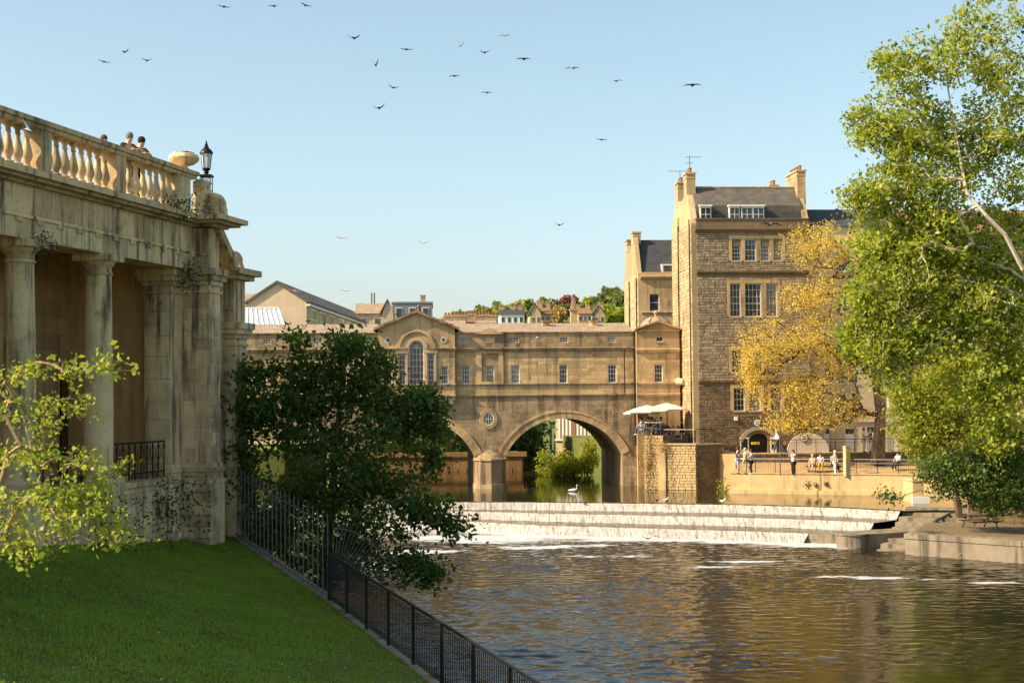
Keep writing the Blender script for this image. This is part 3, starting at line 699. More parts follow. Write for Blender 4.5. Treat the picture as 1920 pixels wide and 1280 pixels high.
def bp_(a, b, z0, z1):
    hs_ = [(vw[0]-.3, vw[1]+.3, zvs, zvt+.4), (s1[0]-.25, s1[1]+.2, zvs, zst+.45), (s2[0]-.25, s2[1]+.25, zvs, zst+.45)]+[(r_-.3, r_+.3, zro-.3, zro+.3) for r_ in rr]
    hs_ += [(BR.U(722), BR.U(735), zw0-.1, zw1), (BR.U(827), BR.U(840), zw0-.1, zw1)]
    return free(hs_)(a, b, z0, z1)
masonry(BR, BR.o, ('v', v0), pav[0], pav[1], ZS+.03, BR.Z(651)-.27, bp_, (.26, .34), (.5, 1.1), .012, 'bath', 0, seed=16)
# right domed pavilion
v1 = -.55; rz0, rz1 = BR.Z(617, 1230), BR.Z(604, 1230); ru0, ru1 = rp; rm = (ru0+ru1)/2
rw = (BR.U(1225), BR.U(1240.5)); ra = (BR.U(1229), BR.U(1242))
BR.part('pavilion_front', plate([(ru0, 1), (ru1, 1), (ru1, rz0), (rm, rz1), (ru0, rz0)], [rect(rw[0], rw[1], zw0, zw1), rect(ra[0], ra[1], za0, za1)], v1, .002-.004), 'bath')
BR.part('pavilion_core', MB().box(ru0+.05, ru1+.3, .005, 5, 9, rz0-.05), 'bath')
window(BR, *rw, zw0, zw1, v1, 3, 4, rec=.14); window(BR, *ra, za0, za1, v1, 2, 1, rec=.14)
raking(BR, (ru0-.2, rz0-.1), (rm, rz1-.02), .13, v1-.22, .5, 'bath', 'raking_cornice'); raking(BR, (rm+.002, rz1-.02), (ru1+.2, rz0-.1), .13, v1-.22, .5, 'bath', 'raking_cornice')
for (z, h, d) in [(ZR+.05, .22, .15), (ZS, .16, .14), (BR.Z(655), .28, .25), (rz0-.12, .12, .18)]: moulding(BR, ru0-.06, ru1, z, h, d, v1, 'bath')
masonry(BR, BR.o, ('v', v1), ru0, ru1, ZS+.03, BR.Z(655)-.29, free([(rw[0]-.08, rw[1]+.08, zw0-.12, zw1+.03)]), (.28, .36), (.5, 1.1), .012, 'bath', 0, seed=17)
dm = BR.U(1229, 607, 2.2)
dome = BR.part('dome', MB().lathe([(1.48, rz0-.2), (1.48, rz0+.1), (1.42, rz0+.35), (1.2, rz0+.72), (.85, rz0+1.0), (.4, rz0+1.17), (.08, rz0+1.22)], (dm, 2.2, 0), 16), 'stone_tile', None, True)
BR.part('finial', MB().lathe([(.10, rz0+1.2), (.06, rz0+1.35), (.14, rz0+1.42), (.16, rz0+1.52), (.05, rz0+1.64)], (dm, 2.2, 0), 10), 'pale', dome, True)
mb = MB()
for k in range(8):
    t = 2*math.pi*k/8+.2
    mb.tube([(dm+r_*math.cos(t), 2.2+r_*math.sin(t), rz0+z_) for r_, z_ in ((1.5, .1), (1.44, .36), (1.22, .74), (.87, 1.02), (.4, 1.19))], .03, 4)
BR.part('dome_rib', mb, 'slate', dome)
# roof, chimneys
zr_ = BR.Z(606, 1000, 5.5)
for (a, b) in ((uL, pav[0]-.05), (pav[1]+.05, ru0)):
    BR.part('roof', MB().extr([(.25, ZP+.01), (5.5, zr_), (10.8, ZP+.01)], a, b), 'stone_tile')
for px in (1023, 1113):
    a = BR.U(px-6, 610, 4); b = BR.U(px+6, 610, 4); zt = BR.Z(601, px, 4)
    ch = BR.part('chimney', MB().box(a, b, 3.6, 4.4, ZP, zt-.1), 'bath'); BR.part('chimney_cap', MB().box(a-.08, b+.08, 3.5, 4.5, zt-.097, zt), 'bath_dark', ch)
a, b = BR.U(768, 590), BR.U(792, 590)
ch = BR.part('chimney', MB().box(a, b, .8, 1.5, zap-.5, BR.Z(583, 781)), 'bath_dark')
BR.part('urn', MB().lathe([(.1, 0), (.16, .12), (.1, .3), (.17, .42), (.05, .62)], (b-.25, 1.15, BR.Z(583, 781)+.002), 8), 'bath_dark', ch)
BR.part('drainpipe', MB().tube([(BR.U(1170), -.30, BR.Z(655)), (BR.U(1170), -.30, BR.Z(738))], .05, 6), 'black')
BR.part('drainpipe', MB().tube([(ru0-.12, -.12, ZP), (ru0-.12, -.12, BR.Z(835))], .07, 6), 'black')
# ================================================================ foliage helpers
def leaf_quads(P, size, rs, aspect=.6, flat=0.0, jitter=.35):
    k = len(P); a = rs.normal(size=(k, 3)); a[:, 2] *= (1-flat); a /= np.linalg.norm(a, axis=1)[:, None]
    c = rs.normal(size=(k, 3)); b = np.cross(a, c); b /= np.linalg.norm(b, axis=1)[:, None]+1e-9
    L = size*(1+jitter*rs.normal(size=k).clip(-2, 2))[:, None]; nrm = np.cross(a, b)
    v = np.zeros((k, 4, 3)); v[:, 0] = P-a*L*.5; v[:, 2] = P+a*L*.5
    v[:, 1] = P+b*L*aspect*.5+nrm*L*.10; v[:, 3] = P-b*L*aspect*.5+nrm*L*.10
    return v
def tuft(name, centre, radii, n, size, mat, label, cat, group=None, seed=1, parent=None, flowers=0, part='leaves'):
    rs = np.random.RandomState(seed); P = rs.normal(size=(n, 3)).clip(-1.7, 1.7)*np.array(radii)*.5
    e = empty(name, centre, 0, label, cat, group)
    tri_soup(part, leaf_quads(P, size, rs), mat, e)
    if flowers:
        P2 = rs.normal(size=(flowers, 3))*np.array(radii)*.52; tag(tri_soup('flowers', leaf_quads(P2.clip(-.85*np.array(radii), .85*np.array(radii)), size*.5, rs, 1.0), 'petal', e), kind='stuff')
    mb = MB()
    for i in range(7): mb.tube([(0, 0, -radii[2]*.3), tuple(P[i]*.6), tuple(P[i])], [.012, .008, .004], 4)
    mb.build('stem', 'bark', e)
    return e

# ================================================================ COLONNADE
CO = Frame('colonnade', -11.75, 33.9, 5.0, math.atan2(.9724, .2334), 'weathered stone colonnade carrying a terrace above the sloping lawn', 'colonnade')
SPC = 3.65; UN, UE = -16.0, 8.6
zA, zF = CO.Z(473, 184, -.34), CO.Z(383, 184, -.34); zC = CO.Z(350, 184, -.85); zPl = zC+.02; ZB = CO.Z(905, 184)
zCop1 = CO.Z(260, 184, -.42); zCop0 = zCop1-.22
cols = [k*SPC for k in (-3, -2, -1, 0, 1)]
H = zA-ZB
for u in cols:
    c = CO.part('column', MB().lathe([(.40, ZB+.36), (.385, ZB+.5), (.392, ZB+H*.3), (.375, ZB+H*.55), (.335, ZB+H*.86), (.33, zA-.56)], (u, 0, 0), 28), 'colstone', None, True)
    CO.part('base', MB().box(u-.5, u+.5, -.5, .5, ZB-.02, ZB+.14).lathe([(.49, ZB+.143), (.52, ZB+.2), (.49, ZB+.27), (.43, ZB+.29), (.43, ZB+.36)], (u, 0, 0), 24), 'colstone', c, True)
    CO.part('capital', MB().lathe([(.335, zA-.558), (.365, zA-.53), (.365, zA-.49), (.335, zA-.47), (.335, zA-.33), (.40, zA-.27), (.46, zA-.18)], (u, 0, 0), 24).box(u-.49, u+.49, -.49, .49, zA-.178, zA-.003), 'colstone', c, True)
    CO.part('pedestal_block', MB().box(u-.55, u+.55, -.55, .6, 4.3, ZB-.023), 'colstone', c)
# plinth wall and floor
CO.part('plinth_wall', MB().box(UN, 7.7, -.28, .3, 4.3, ZB-.2), 'colstone')
CO.part('floor_slab', MB().box(UN, 8.5, .302, 4.2, 4.3, ZB-.12), 'colstone')
CO.part('plinth_coping', MB().box(UN, 7.7, -.36, .299, ZB-.197, ZB-.06), 'colstone')
masonry(CO, CO.o, ('v', -.28), -1.5, 7.68, 4.6, ZB-.21, free([(u-.56, u+.56, 0, 99) for u in cols]), (.28, .42), (.4, 1.0), .03, 'colstone', 40, seed=21)
# entablature
CO.part('architrave', MB().box(UN, UE, -.34, .5, zA, zF+.02), 'colstone')
zt = zA+(zF-zA)*.42
CO.part('taenia', MB().box(UN, UE, -.39, -.335, zt-.03, zt+.04), 'colstone')
masonry(CO, CO.o, ('v', -.34), UN+8, UE, zt+.05, zF, free([]), (.7, .9), (.55, 1.1), .012, 'colstone', 30, seed=22, gap=.02)
masonry(CO, CO.o, ('v', -.34), UN+8, UE, zA+.005, zt-.035, free([]), (.7, .9), (1.0, 1.9), .012, 'colstone', 20, seed=23, gap=.02)
mb = MB()
for i in range(-4, 11):
    u = i*.9+.3
    if u > -3: mb.box(u-.14, u+.14, -.385, -.352, zt-.14, zt-.032)
tag(CO.part('guttae', mb, 'colstone'), kind='stuff')
h3 = (zC-zF)
lay = [(.16, zF+.021, zF+h3*.30), (.38, zF+h3*.303, zF+h3*.55), (.52, zF+h3*.553, zC)]
cmb = MB()
for pj, a, b in lay: cmb.box(UN, 8.5, -.34-pj, .8, a, b)
CO.part('cornice', cmb, 'colstone')
# piers at the end
def pier(u0, u1, v0_, v1_, ztop, name='pier', ped=True, zb=4.2):
    p = CO.part(name, MB().box(u0, u1, v0_, v1_, ZB+.3, ztop-.5), 'colstone')
    m_ = MB()
    for pj, a, b in ((.10, zb, ZB-.3), (.13, ZB-.297, ZB-.18), (.07, ZB-.177, ZB+.05), (.12, ZB+.053, ZB+.16), (.05, ZB+.163, ZB+.297)): m_.box(u0-pj, u1+pj, v0_-pj, v1_+pj, a, b)
    CO.part('base', m_, 'colstone', p)
    m_ = MB()
    for pj, a, b in ((.05, ztop-.72, ztop-.66), (.06, ztop-.497, ztop-.36), (.14, ztop-.357, ztop-.2), (.2, ztop-.197, ztop-.004)): m_.box(u0-pj, u1+pj, v0_-pj, v1_+pj, a, b)
    CO.part('capital', m_, 'colstone', p)
    return p
pA = pier(7.74, 8.52, 0.0, .85, zA); pB = pier(8.53, 9.25, -.85, .6, zA+.05)
masonry(CO, CO.o, ('u', 7.74), 0.0, .85, ZB+.31, zA-.74, free([]), (.5, .8), (.5, .9), .012, 'colstone', 20, seed=24)
masonry(CO, CO.o, ('u', 8.53), -.85, 0.0, ZB+.31, zA-.7, free([]), (.35, .6), (.35, .86), .014, 'colstone', 30, seed=25)
masonry(CO, CO.o, ('u', 8.42), -.95, .1, 4.3, ZB-.31, free([]), (.28, .4), (.4, .8), .03, 'colstone', 20, seed=26)
masonry(CO, CO.o, ('v', -.85), 8.53, 9.25, ZB+.31, zA-.7, free([]), (.35, .6), (.35, .73), .012, 'colstone', 20, seed=27)
# entablature breaking forward over the corner pier
CO.part('corner_frieze', MB().box(8.56, 9.22, -.82, .6, zA+.052, zF), 'colstone')
mb = MB()
for k in range(4): mb.box(8.535, 8.559, -.72+k*.2, -.62+k*.2, zA+.55, zF-.12)
mb.box(8.52, 8.559, -.8, .1, zA+.42, zA+.5); CO.part('triglyph', mb, 'colstone')
mb = MB()
for pj, a, b in lay: mb.box(8.52-pj*1.25, 9.25+pj, -.85-pj*1.3, .8, a+.004, b+.012)
CO.part('corner_cornice', mb, 'colstone')
# lower end pavilion with a raking cornice
pC = pier(10.7, 11.6, -.66, .5, CO.Z(604, 425, -.4))
zc0, zc1 = CO.Z(522, 450, -.9), CO.Z(502, 450, -.9)
CO.part('end_frieze', MB().box(10.74, 11.55, -.62, .5, CO.Z(604, 425, -.4), zc0), 'colstone')
mb = MB()
for k in range(4): mb.box(10.715, 10.738, -.58+k*.16, -.5+k*.16, zc0-.8, zc0-.15)
mb.box(10.7, 10.738, -.62, .1, zc0-.95, zc0-.86); CO.part('triglyph', mb, 'colstone')
CO.part('end_cornice', MB().box(10.5, 11.85, -.82, .6, zc0+.002, zc0+.14).box(10.3, 12.0, -1.0, .6, zc0+.143, zc1), 'colstone')
CO.part('raking_cornice', MB().extr([(8.95, zF-.05), (10.25, zc0+.2), (10.25, zc0+.5), (8.95, zF+.25)][::-1], -.98, -.2, 'y'), 'colstone')
CO.part('linking_wall', MB().box(9.26, 10.69, -.3, .5, 4.2, zc0-.1), 'colstone')
def volute(u0, u1, v, z, r, name='scroll', par=None):
    m_ = MB()
    for k in range(3): rr_ = r*(1-.3*k); m_.lathe([(rr_*.86, 0), (rr_, .03), (rr_, .07), (rr_*.86, .10)], (0, 0, 0), 18)
    vs = []
    for kk, (x, y, z_) in enumerate(m_.v):
        ring_ = kk//(18*4); vs.append((u0-.03*ring_-.0+(u1-u0)*(z_/.10 if ring_ == 0 else z_/.2), v+x, z+y))
    m_.v = vs; return CO.part(name, m_, 'colstone', par, True)
volute(10.75, 11.2, -.45, zc1+.30, .30)
CO.part('scroll_base', MB().extr([(-.1, zc1+.003), (-.8, zc1+.003), (-.72, zc1+.25), (-.3, zc1+.55), (-.1, zc1+.6)], 10.8, 11.15), 'colstone')
# scroll beside the end of the balustrade
CO.part('scroll_base', MB().extr([(-.3, zC+.02), (-1.25, zC+.02), (-1.22, zC+.3), (-1.05, zC+.62), (-.72, zC+.72), (-.62, zC+1.05), (-.42, zC+1.12), (-.3, zC+1.1)], 8.55, 8.95), 'colstone')
volute(8.50, 8.98, -.90, zC+.42, .33); volute(8.50, 8.98, -.50, zC+.98, .2)
# inner back wall with a doorway, return wall
du0, du1 = CO.U(112, 800, 3.6), CO.U(158, 800, 3.6); dzt = CO.Z(700, 130, 3.6)
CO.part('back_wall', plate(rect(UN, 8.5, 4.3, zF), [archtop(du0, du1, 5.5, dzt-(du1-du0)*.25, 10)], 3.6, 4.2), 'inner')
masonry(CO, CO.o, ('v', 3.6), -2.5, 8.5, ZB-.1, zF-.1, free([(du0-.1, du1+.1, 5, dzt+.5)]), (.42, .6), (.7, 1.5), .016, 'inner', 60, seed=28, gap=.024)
CO.part('return_wall', MB().box(8.2, 8.52, .86, 3.59, 4.3, zF), 'inner')
dr = CO.part('door', MB().box(du0-.1, du1+.1, 4.0, 4.1, 5.5, dzt+.3), 'black')
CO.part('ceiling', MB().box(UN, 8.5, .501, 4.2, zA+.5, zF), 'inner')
# railing between the columns
RAILP = []
for (a, b) in ((.55, SPC-.55), (SPC+.55, 7.6)):
    mb = MB().box(a, b, .12, .17, ZB+.95, ZB+1.0).box(a, b, .12, .17, ZB+.1, ZB+.14)
    n = int((b-a)/.32)
    for i in range(n+1):
        x = a+(b-a)*i/n; mb.box(x-.012, x+.012, .13, .16, ZB-.06, ZB+.97)
        if i < n: mb.tube([(x, .145, ZB+.93), (x+(b-a)/n, .145, ZB+.4)], .009, 4); mb.tube([(x+(b-a)/n, .145, ZB+.93), (x, .145, ZB+.4)], .009, 4)
    CO.part('railing', mb, 'black')
# street on top
tag(MB().box(UN, 8.5, .82, 14, zC-.4, zC-.02).box(UN, 8.4, .15, 1.6, zC-.017, zC+.36).build('street', 'concrete', None), kind='structure')
st_ = bpy.data.objects['street']; st_.location = (CO.x, CO.y, 0); st_.rotation_euler = (0, 0, CO.rz)
tag(MB().box(UN, 10.6, 4.25, 14, 4, zC-.41).build('street_embankment', 'inner', None), kind='structure')
st_ = bpy.data.objects['street_embankment']; st_.location = (CO.x, CO.y, 0); st_.rotation_euler = (0, 0, CO.rz)

# balustrade
BA = Frame('balustrade', CO.x, CO.y, zC, CO.rz, 'stone balustrade with bulbous balusters along the terrace edge', 'balustrade')
BA.part('plinth', MB().box(UN, 8.5, -.36, .1, zC+.001, zC+.17), 'colstone')
BA.part('coping', MB().box(UN, 8.62, -.40, .14, zCop0, zCop0+.1).box(UN, 8.68, -.46, .2, zCop0+.103, zCop1), 'colstone')
peds = [.53+SPC*k for k in range(-4, 3)]
hb = zCop0-zC-.17
for k, u in enumerate(peds):
    wd_ = .24 if k < 6 else .32
    BA.part('pedestal', MB().box(u-wd_, u+wd_+(.1 if k == 6 else 0), -.37, .11, zC+.173, zCop0-.003), 'colstone')
bal = None
prof = [(.10, 0), (.10, .07), (.07, .09), (.075, .14), (.125, .24), (.135, .32), (.11, .44), (.07, .58), (.055, .68), (.075, .72), (.06, .76), (.065, .82), (.10, .86), (.105, .93)]
for a, b in zip(peds[2:], peds[3:]):
    for i in range(8):
        u = a+.24+(b-a-.5)*(i+.5)/8
        if bal is None:
            bal = MB().lathe([(r, z*hb/.93+.173) for r, z in prof], (0, 0, 0), 12).build('baluster', 'colstone', BA.o, True); o = bal
        else: o = bal.copy(); COL.objects.link(o); o.parent = BA.o
        o.location = (u, -.13, 0)
# bowl urn on the end pedestal
UR = empty('stone_urn', tuple(CO.W(8.30, -.13, zCop1+.002)), 0, 'wide shallow stone urn on the end pedestal of the balustrade', 'urn')
MB().lathe([(.16, 0), (.17, .06), (.11, .10), (.12, .14), (.30, .20), (.43, .30), (.455, .38), (.41, .47), (.30, .51), (.31, .545), (.28, .55), (.24, .48), (.02, .46)], (0, 0, 0), 28).build('bowl', 'colstone', UR, True)
MB().box(-.2, .2, -.2, .2, -.0, .03).build('foot', 'colstone', UR)
# street lamp
LP = empty('street_lamp', tuple(CO.W(10.5, .2, zc1+.002)), 0, 'black cast iron street lamp with a glazed lantern and lattice pedestal', 'lamp')
zt = CO.Z(264, 388, .2)-zc1; s = zt/4.0
m_ = MB()
for (x, y) in ((-.15, -.15), (.15, -.15), (.15, .15), (-.15, .15)): m_.tube([(x*1.2, y*1.2, 0), (x, y, zt*.715)], .016, 5)
for k in range(11):
    z = zt*(.1+.056*k); q = .155
    for (x0, x1, y0, y1) in ((-q, q, -q-.01, -q+.01), (-q, q, q-.01, q+.01), (-q-.01, -q+.01, -q, q), (q-.01, q+.01, -q, q)): m_.box(x0, x1, y0, y1, z, z+.014)
for k in range(5):
    z0, z1 = zt*(.57+.029*k), zt*(.599+.029*k)
    for q in range(3):
        m_.tube([(-.15+.1*q, -.155, z0), (-.05+.1*q, -.155, z1)], .009, 4); m_.tube([(-.05+.1*q, -.155, z0), (-.15+.1*q, -.155, z1)], .009, 4)
m_.build('lattice_pedestal', 'black', LP)
MB().box(-.2, .2, -.2, .2, zt*.715, zt*.728).lathe([(.09, zt*.7285), (.05, zt*.74), (.09, zt*.748), (.06, zt*.757), (.12, zt*.77), (.13, zt*.782)], (0, 0, 0), 10).build('bracket', 'black', LP, True)
ln = MB().lathe([(.115, zt*.783), (.165, zt*.895)], (0, 0, 0), 6).build('lantern', 'lamp_glass', LP)
m_ = MB()
for k in range(6):
    t_ = math.pi*k/3; m_.tube([(.12*math.cos(t_), .12*math.sin(t_), zt*.78), (.172*math.cos(t_), .172*math.sin(t_), zt*.897)], .011, 4)
m_.build('lantern_frame', 'black', ln)
MB().lathe([(.215, zt*.896), (.205, zt*.907), (.14, zt*.93), (.08, zt*.938), (.085, zt*.948), (.04, zt*.958), (.06, zt*.965), (.025, zt*.973), (.035, zt*.98), (.008, zt)], (0, 0, 0), 12).build('lantern_roof', 'black', LP, True)
# plants growing out of the masonry
tuft('wall_plant', CO.W(6.9, -.72, zC+.10), (.9, .45, .40), 420, .075, 'ivy', 'white flowering plant growing on the cornice below the balustrade', 'plant', seed=2, flowers=90)
tuft('wall_plant', CO.W(.15, -.45, zA-.06), (.42, .4, .30), 260, .06, 'ivy', 'white flowering tuft on top of a column capital', 'plant', seed=3, flowers=70)
tuft('wall_plant', CO.W(8.0, -.45, zA-.12), (.4, .45, .7), 330, .07, 'ivy', 'dark green plant hanging from the corner of the architrave', 'plant', seed=4, flowers=40)
tuft('ivy', CO.W(6.3, -.42, ZB-.75), (1.6, .22, .9), 900, .09, 'ivy', 'dark ivy covering the plinth beside the corner pier', 'ivy', seed=5)
tuft('ivy', CO.W(3.0, -.40, ZB-1.0), (2.2, .2, .8), 700, .09, 'ivy', 'dark ivy patches on the plinth below the columns', 'ivy', seed=6)

# ================================================================ FENCES
FE = empty('iron_railing', tuple(edge(40)), 0, 'tall grey iron railing with spear bars falling along the lawn edge', 'railing')
F0 = edge(40)
def loc(p, dz=0): return (p.x-F0.x, p.y-F0.y, p.z-F0.z+dz)
HT = 2.12; bar = None
def rail_top(t): return HT if t < .93 else HT
for i in range(23):
    t = i/22; p = edge(44.2-(44.2-36.5)*t)
    if bar is None:
        bar = MB().tube([(0, 0, 0), (0, 0, HT-.08), (0, 0, HT+.08)], [.014, .014, .003], 5).build('bar', 'grey_iron', FE); o = bar
    else: o = bar.copy(); COL.objects.link(o); o.parent = FE
    o.location = loc(p, .04)
for hz_ in (HT-.2, .14):
    MB().tube([loc(edge(44.2-(44.2-36.5)*k/10), hz_) for k in range(11)], .02, 5).build('rail', 'grey_iron', FE)
# fan of spikes reaching out over the river
cf = edge(36.5)+Vector((.15, -.1, .35)); r1_ = 1.5
for i in range(24):
    t = math.pi*(.5-.56*i/23); d = Vector((math.cos(t), -.12*math.cos(t), math.sin(t)))
    L_ = 1.72 if i < 8 else 1.72+.10*math.sin((i-8)/15*3.1)
    MB().tube([loc(cf+d*.35), loc(cf+d*L_)], [.015, .007], 4).build('spike', 'grey_iron', FE)
MB().tube([loc(cf+Vector((math.cos(t), -.12*math.cos(t), math.sin(t)))*r1_) for t in [math.pi*(.5-.56*k/20) for k in range(21)]], .014, 5).build('fan_rail', 'grey_iron', FE)
# low black mesh fence
G0 = edge(28)
FM = empty('mesh_fence', tuple(G0), 0, 'low black mesh fence with flat posts along the river edge of the lawn', 'fence')
def l2(p, dz=0): return (p.x-G0.x, p.y-G0.y, p.z-G0.z+dz)
posts = []; y = 36.4
while y > 9: posts.append(y); y -= 1.9
for a in posts:
    p = edge(a); q = edge(a-.1); d = (q-p).normalized(); nn = Vector((d.y, -d.x, 0)).normalized()
    m_ = MB(); b0 = p-d*.045; b1 = p+d*.045
    m_.add([l2(b0-nn*.03), l2(b1-nn*.03), l2(b1+nn*.03), l2(b0+nn*.03), l2(b0-nn*.03, 1.2), l2(b1-nn*.03, 1.2), l2(b1+nn*.03, 1.2), l2(b0+nn*.03, 1.2)],
           [(3, 2, 1, 0), (4, 5, 6, 7), (0, 1, 5, 4), (1, 2, 6, 5), (2, 3, 7, 6), (3, 0, 4, 7)]); m_.build('post', 'black', FM)
for a, b in zip(posts, posts[1:]):
    m_ = MB(); n = 17
    for i in range(1, n):
        p = edge(a+(b-a)*i/n); m_.tube([l2(p, .10), l2(p, 1.17)], .011, 4, False)
    for k in range(15):
        z = .12+k*.07; m_.tube([l2(edge(a), z), l2(edge((a+b)/2), z), l2(edge(b), z)], .006, 3, False)
    m_.build('mesh_panel', 'black', FM)
    MB().tube([l2(edge(a), 1.22), l2(edge(b), 1.22)], .035, 6).build('handrail', 'black', FM)
# ================================================================ TOWER HOUSE
_t0 = at(1309, 700, 112.5)
TW = Frame('tower_house', _t0.x, _t0.y, 4.3, R(4.3), 'tall rubble stone house with sash windows and slate mansard roof', 'house')
wT = TW.U(1520); zPar, zEv = TW.Z(412, 1400), TW.Z(432, 1400); dT = 8.2
def wz(rows): return [(TW.U(a), TW.U(b), TW.Z(d, 1400), TW.Z(c, 1400), nx, ny) for (a, b, c, d, nx, ny) in rows]
TWIN = wz([(1375.6, 1392.6, 459, 489, 3, 4), (1400, 1421.5, 448, 489, 3, 4), (1429.6, 1446, 459, 489, 3, 4), (1453.6, 1470, 459, 489, 3, 4),
           (1370.7, 1391, 531, 593.5, 3, 5), (1399, 1430, 531, 593.5, 4, 5), (1438.6, 1459.7, 531, 593.5, 3, 5),
           (1372.7, 1392, 655.7, 698, 3, 4), (1402, 1432, 655.7, 698, 4, 4), (1374.8, 1396, 726.8, 770, 3, 4), (1404, 1426, 726.8, 770, 3, 4), (1444, 1464, 726.8, 770, 3, 4)])
da0, da1, dz0, dz1 = TW.U(1404), TW.U(1438), 4.45, TW.Z(812, 1420)
fan0, fan1 = TW.U(1384), TW.U(1454)
zfs = dz1-.55
doorhole = [(da0, dz0), (da1, dz0)] + arcpts((da0+da1)/2, zfs, (da1-da0)/2, .55, 0, math.pi, 10)
TW.part('front_wall', plate(rect(0, wT, 3.5, zPar), [rect(*t[:4]) for t in TWIN]+[doorhole], 0, .45), 'mortar')
TW.part('inner_wall', MB().box(.05, wT-.05, .46, dT, 3.5, zPar-.6), 'mortar')
for (a, b, z0, z1, nx, ny) in TWIN: window(TW, a, b, z0, z1, 0, nx, ny, rec=.14, fr=.07)
# dressed stone surrounds
for grp in (TWIN[0:4], TWIN[4:7], TWIN[7:9], TWIN[9:11], TWIN[11:12]):
    m_ = MB(); zb_, zt_ = min(g[2] for g in grp), max(g[3] for g in grp); xs = sorted((g[0], g[1]) for g in grp)
    edges_ = [xs[0][0]-.25]+[v for x in xs for v in x]+[xs[-1][1]+.25]
    for k in range(0, len(edges_), 2): m_.box(edges_[k]+.004, edges_[k+1]-.004, -.05, .10, zb_, zt_)
    m_.box(edges_[0], edges_[-1], -.055, .02, zt_+.003, zt_+.28)
    TW.part('window_surround', m_, 'bath')
tb = [(min(a, b)-.27, max(a, b)+.27, z0-.1, z1+.3) for (a, b, z0, z1, _, _) in TWIN]
tb[0:4] = [(TWIN[0][0]-.27, TWIN[3][1]+.27, TWIN[0][2]-.1, TWIN[1][3]+.3)]
tb.append((fan0-.1, fan1+.1, 3, dz1+.25))
bands = [TW.Z(511.5, 1400), TW.Z(714.6, 1400)]
for z in bands: moulding(TW, 0, wT, z+.08, .2, .16, 0, 'rubble_dark', 'string_course'); tb.append((-1, 99, z-.16, z+.12))
masonry(TW, TW.o, ('v', 0), 0, wT, bands[1]+.12, zEv-.1, free(tb), (.14, .27), (.22, .62), .045, 'rubble', 235, seed=31, gap=.03)
masonry(TW, TW.o, ('v', 0), 0, wT, 4.4, bands[1]-.16, free(tb), (.12, .25), (.2, .55), .045, 'rubble_dark', 0, seed=32, gap=.03)
moulding(TW, -.12, wT+.1, zEv+.12, .26, .3, 0, 'rubble_dark', 'cornice')
TW.part('parapet', MB().box(-.02, wT, -.05, .25, zEv+.125, zPar), 'rubble_dark'); TW.part('parapet_coping', MB().box(-.06, wT+.03, -.11, .3, zPar+.003, zPar+.12), 'rubble_dark')
# west side
TW.part('side_wall', MB().box(-.4, -.003, .02, dT, 3.0, zPar-.3), 'ashlar')
masonry(TW, TW.o, ('u', -.4), .02, dT, 4.4, zPar-.4, free([]), (.2, .34), (.3, .8), .035, 'ashlar', 65, seed=33, gap=.022)
for (px, y0, y1, wd_) in [(1283, 630, 660, .3), (1292, 629, 649, .18), (1299, 626, 646, .18), (1292, 681, 700, .18), (1299, 679, 702, .18), (1292, 582, 602, .18), (1282, 520, 568, .32), (1287, 467, 507, .32), (1283, 410, 438, .3), (1294, 760, 780, .18)]:
    v = dT*(1309-px)/(1309-1268); z0, z1 = TW.Z(y1, px, v), TW.Z(y0, px, v)
    s_w = TW.part('slit_window', MB().box(-.46, -.40, v-wd_/2-.07, v-wd_/2, z0-.07, z1+.07).box(-.46, -.40, v+wd_/2, v+wd_/2+.07, z0-.07, z1+.07).box(-.46, -.40, v-wd_/2, v+wd_/2, z1, z1+.07).box(-.48, -.40, v-wd_/2, v+wd_/2, z0-.1, z0), 'ashlar')
    TW.part('pane', MB().box(-.425, -.41, v-wd_/2, v+wd_/2, z0, z1), 'glass', s_w)
for v, r_ in ((5.0, .05), (.35, .05)):
    TW.part('drainpipe', MB().tube([(-.5, v, TW.Z(410, 1290)), (-.5, v, 5.0)], r_, 6), 'black')
zb_ = TW.Z(714, 1288)
TW.part('corbel', MB().lathe([(.05, -.62), (.3, -.5), (.36, -.2), (.36, .3), (.28, .55), (.05, .62)], (0, 0, 0), 12).build('tmp', 'pale') and MB().tube([(-.95, 6.6, zb_), (-.9, 5.8, zb_), (-.75, 4.2, zb_), (-.5, 3.2, zb_-.05)], [.30, .36, .34, .2], 12), 'pale', None, True)
bpy.data.objects.remove(bpy.data.objects['tmp'])
# gables, mansard
zpk, zva, zrd = TW.Z(360, 1300), TW.Z(386, 1290, 4), TW.Z(352, 1400, 2.2)
gp = [(.0, zPar-.5), (8.2, zPar-.5), (8.2, zPar), (6.5, zpk), (5.3, zpk), (4.1, zva), (2.9, zpk), (1.6, zpk), (.2, zPar+.1)]
TW.part('gable', MB().extr(gp[::-1], -.38, .12), 'ashlar'); TW.part('gable', MB().extr(gp[::-1], wT-.35, wT+.1), 'bath')
zm = TW.Z(386, 1400, .95)
TW.part('mansard', MB().extr([(.45, zPar-.4), (.8, zm), (1.2, zm), (1.2, zPar-.4)][::-1], .13, wT-.36), 'slate')
TW.part('roof', MB().extr([(.7, zm+.003), (2.25, zrd), (4.1, zva), (5.9, zrd), (8.1, zPar-.2), (.7, zPar-.35)][::-1], .13, wT-.36), 'slate_brown')
TW.part('roof_ridge', MB().tube([(.13, 2.25, zrd+.02), (wT-.36, 2.25, zrd+.02)], .09, 6), 'stone_tile')
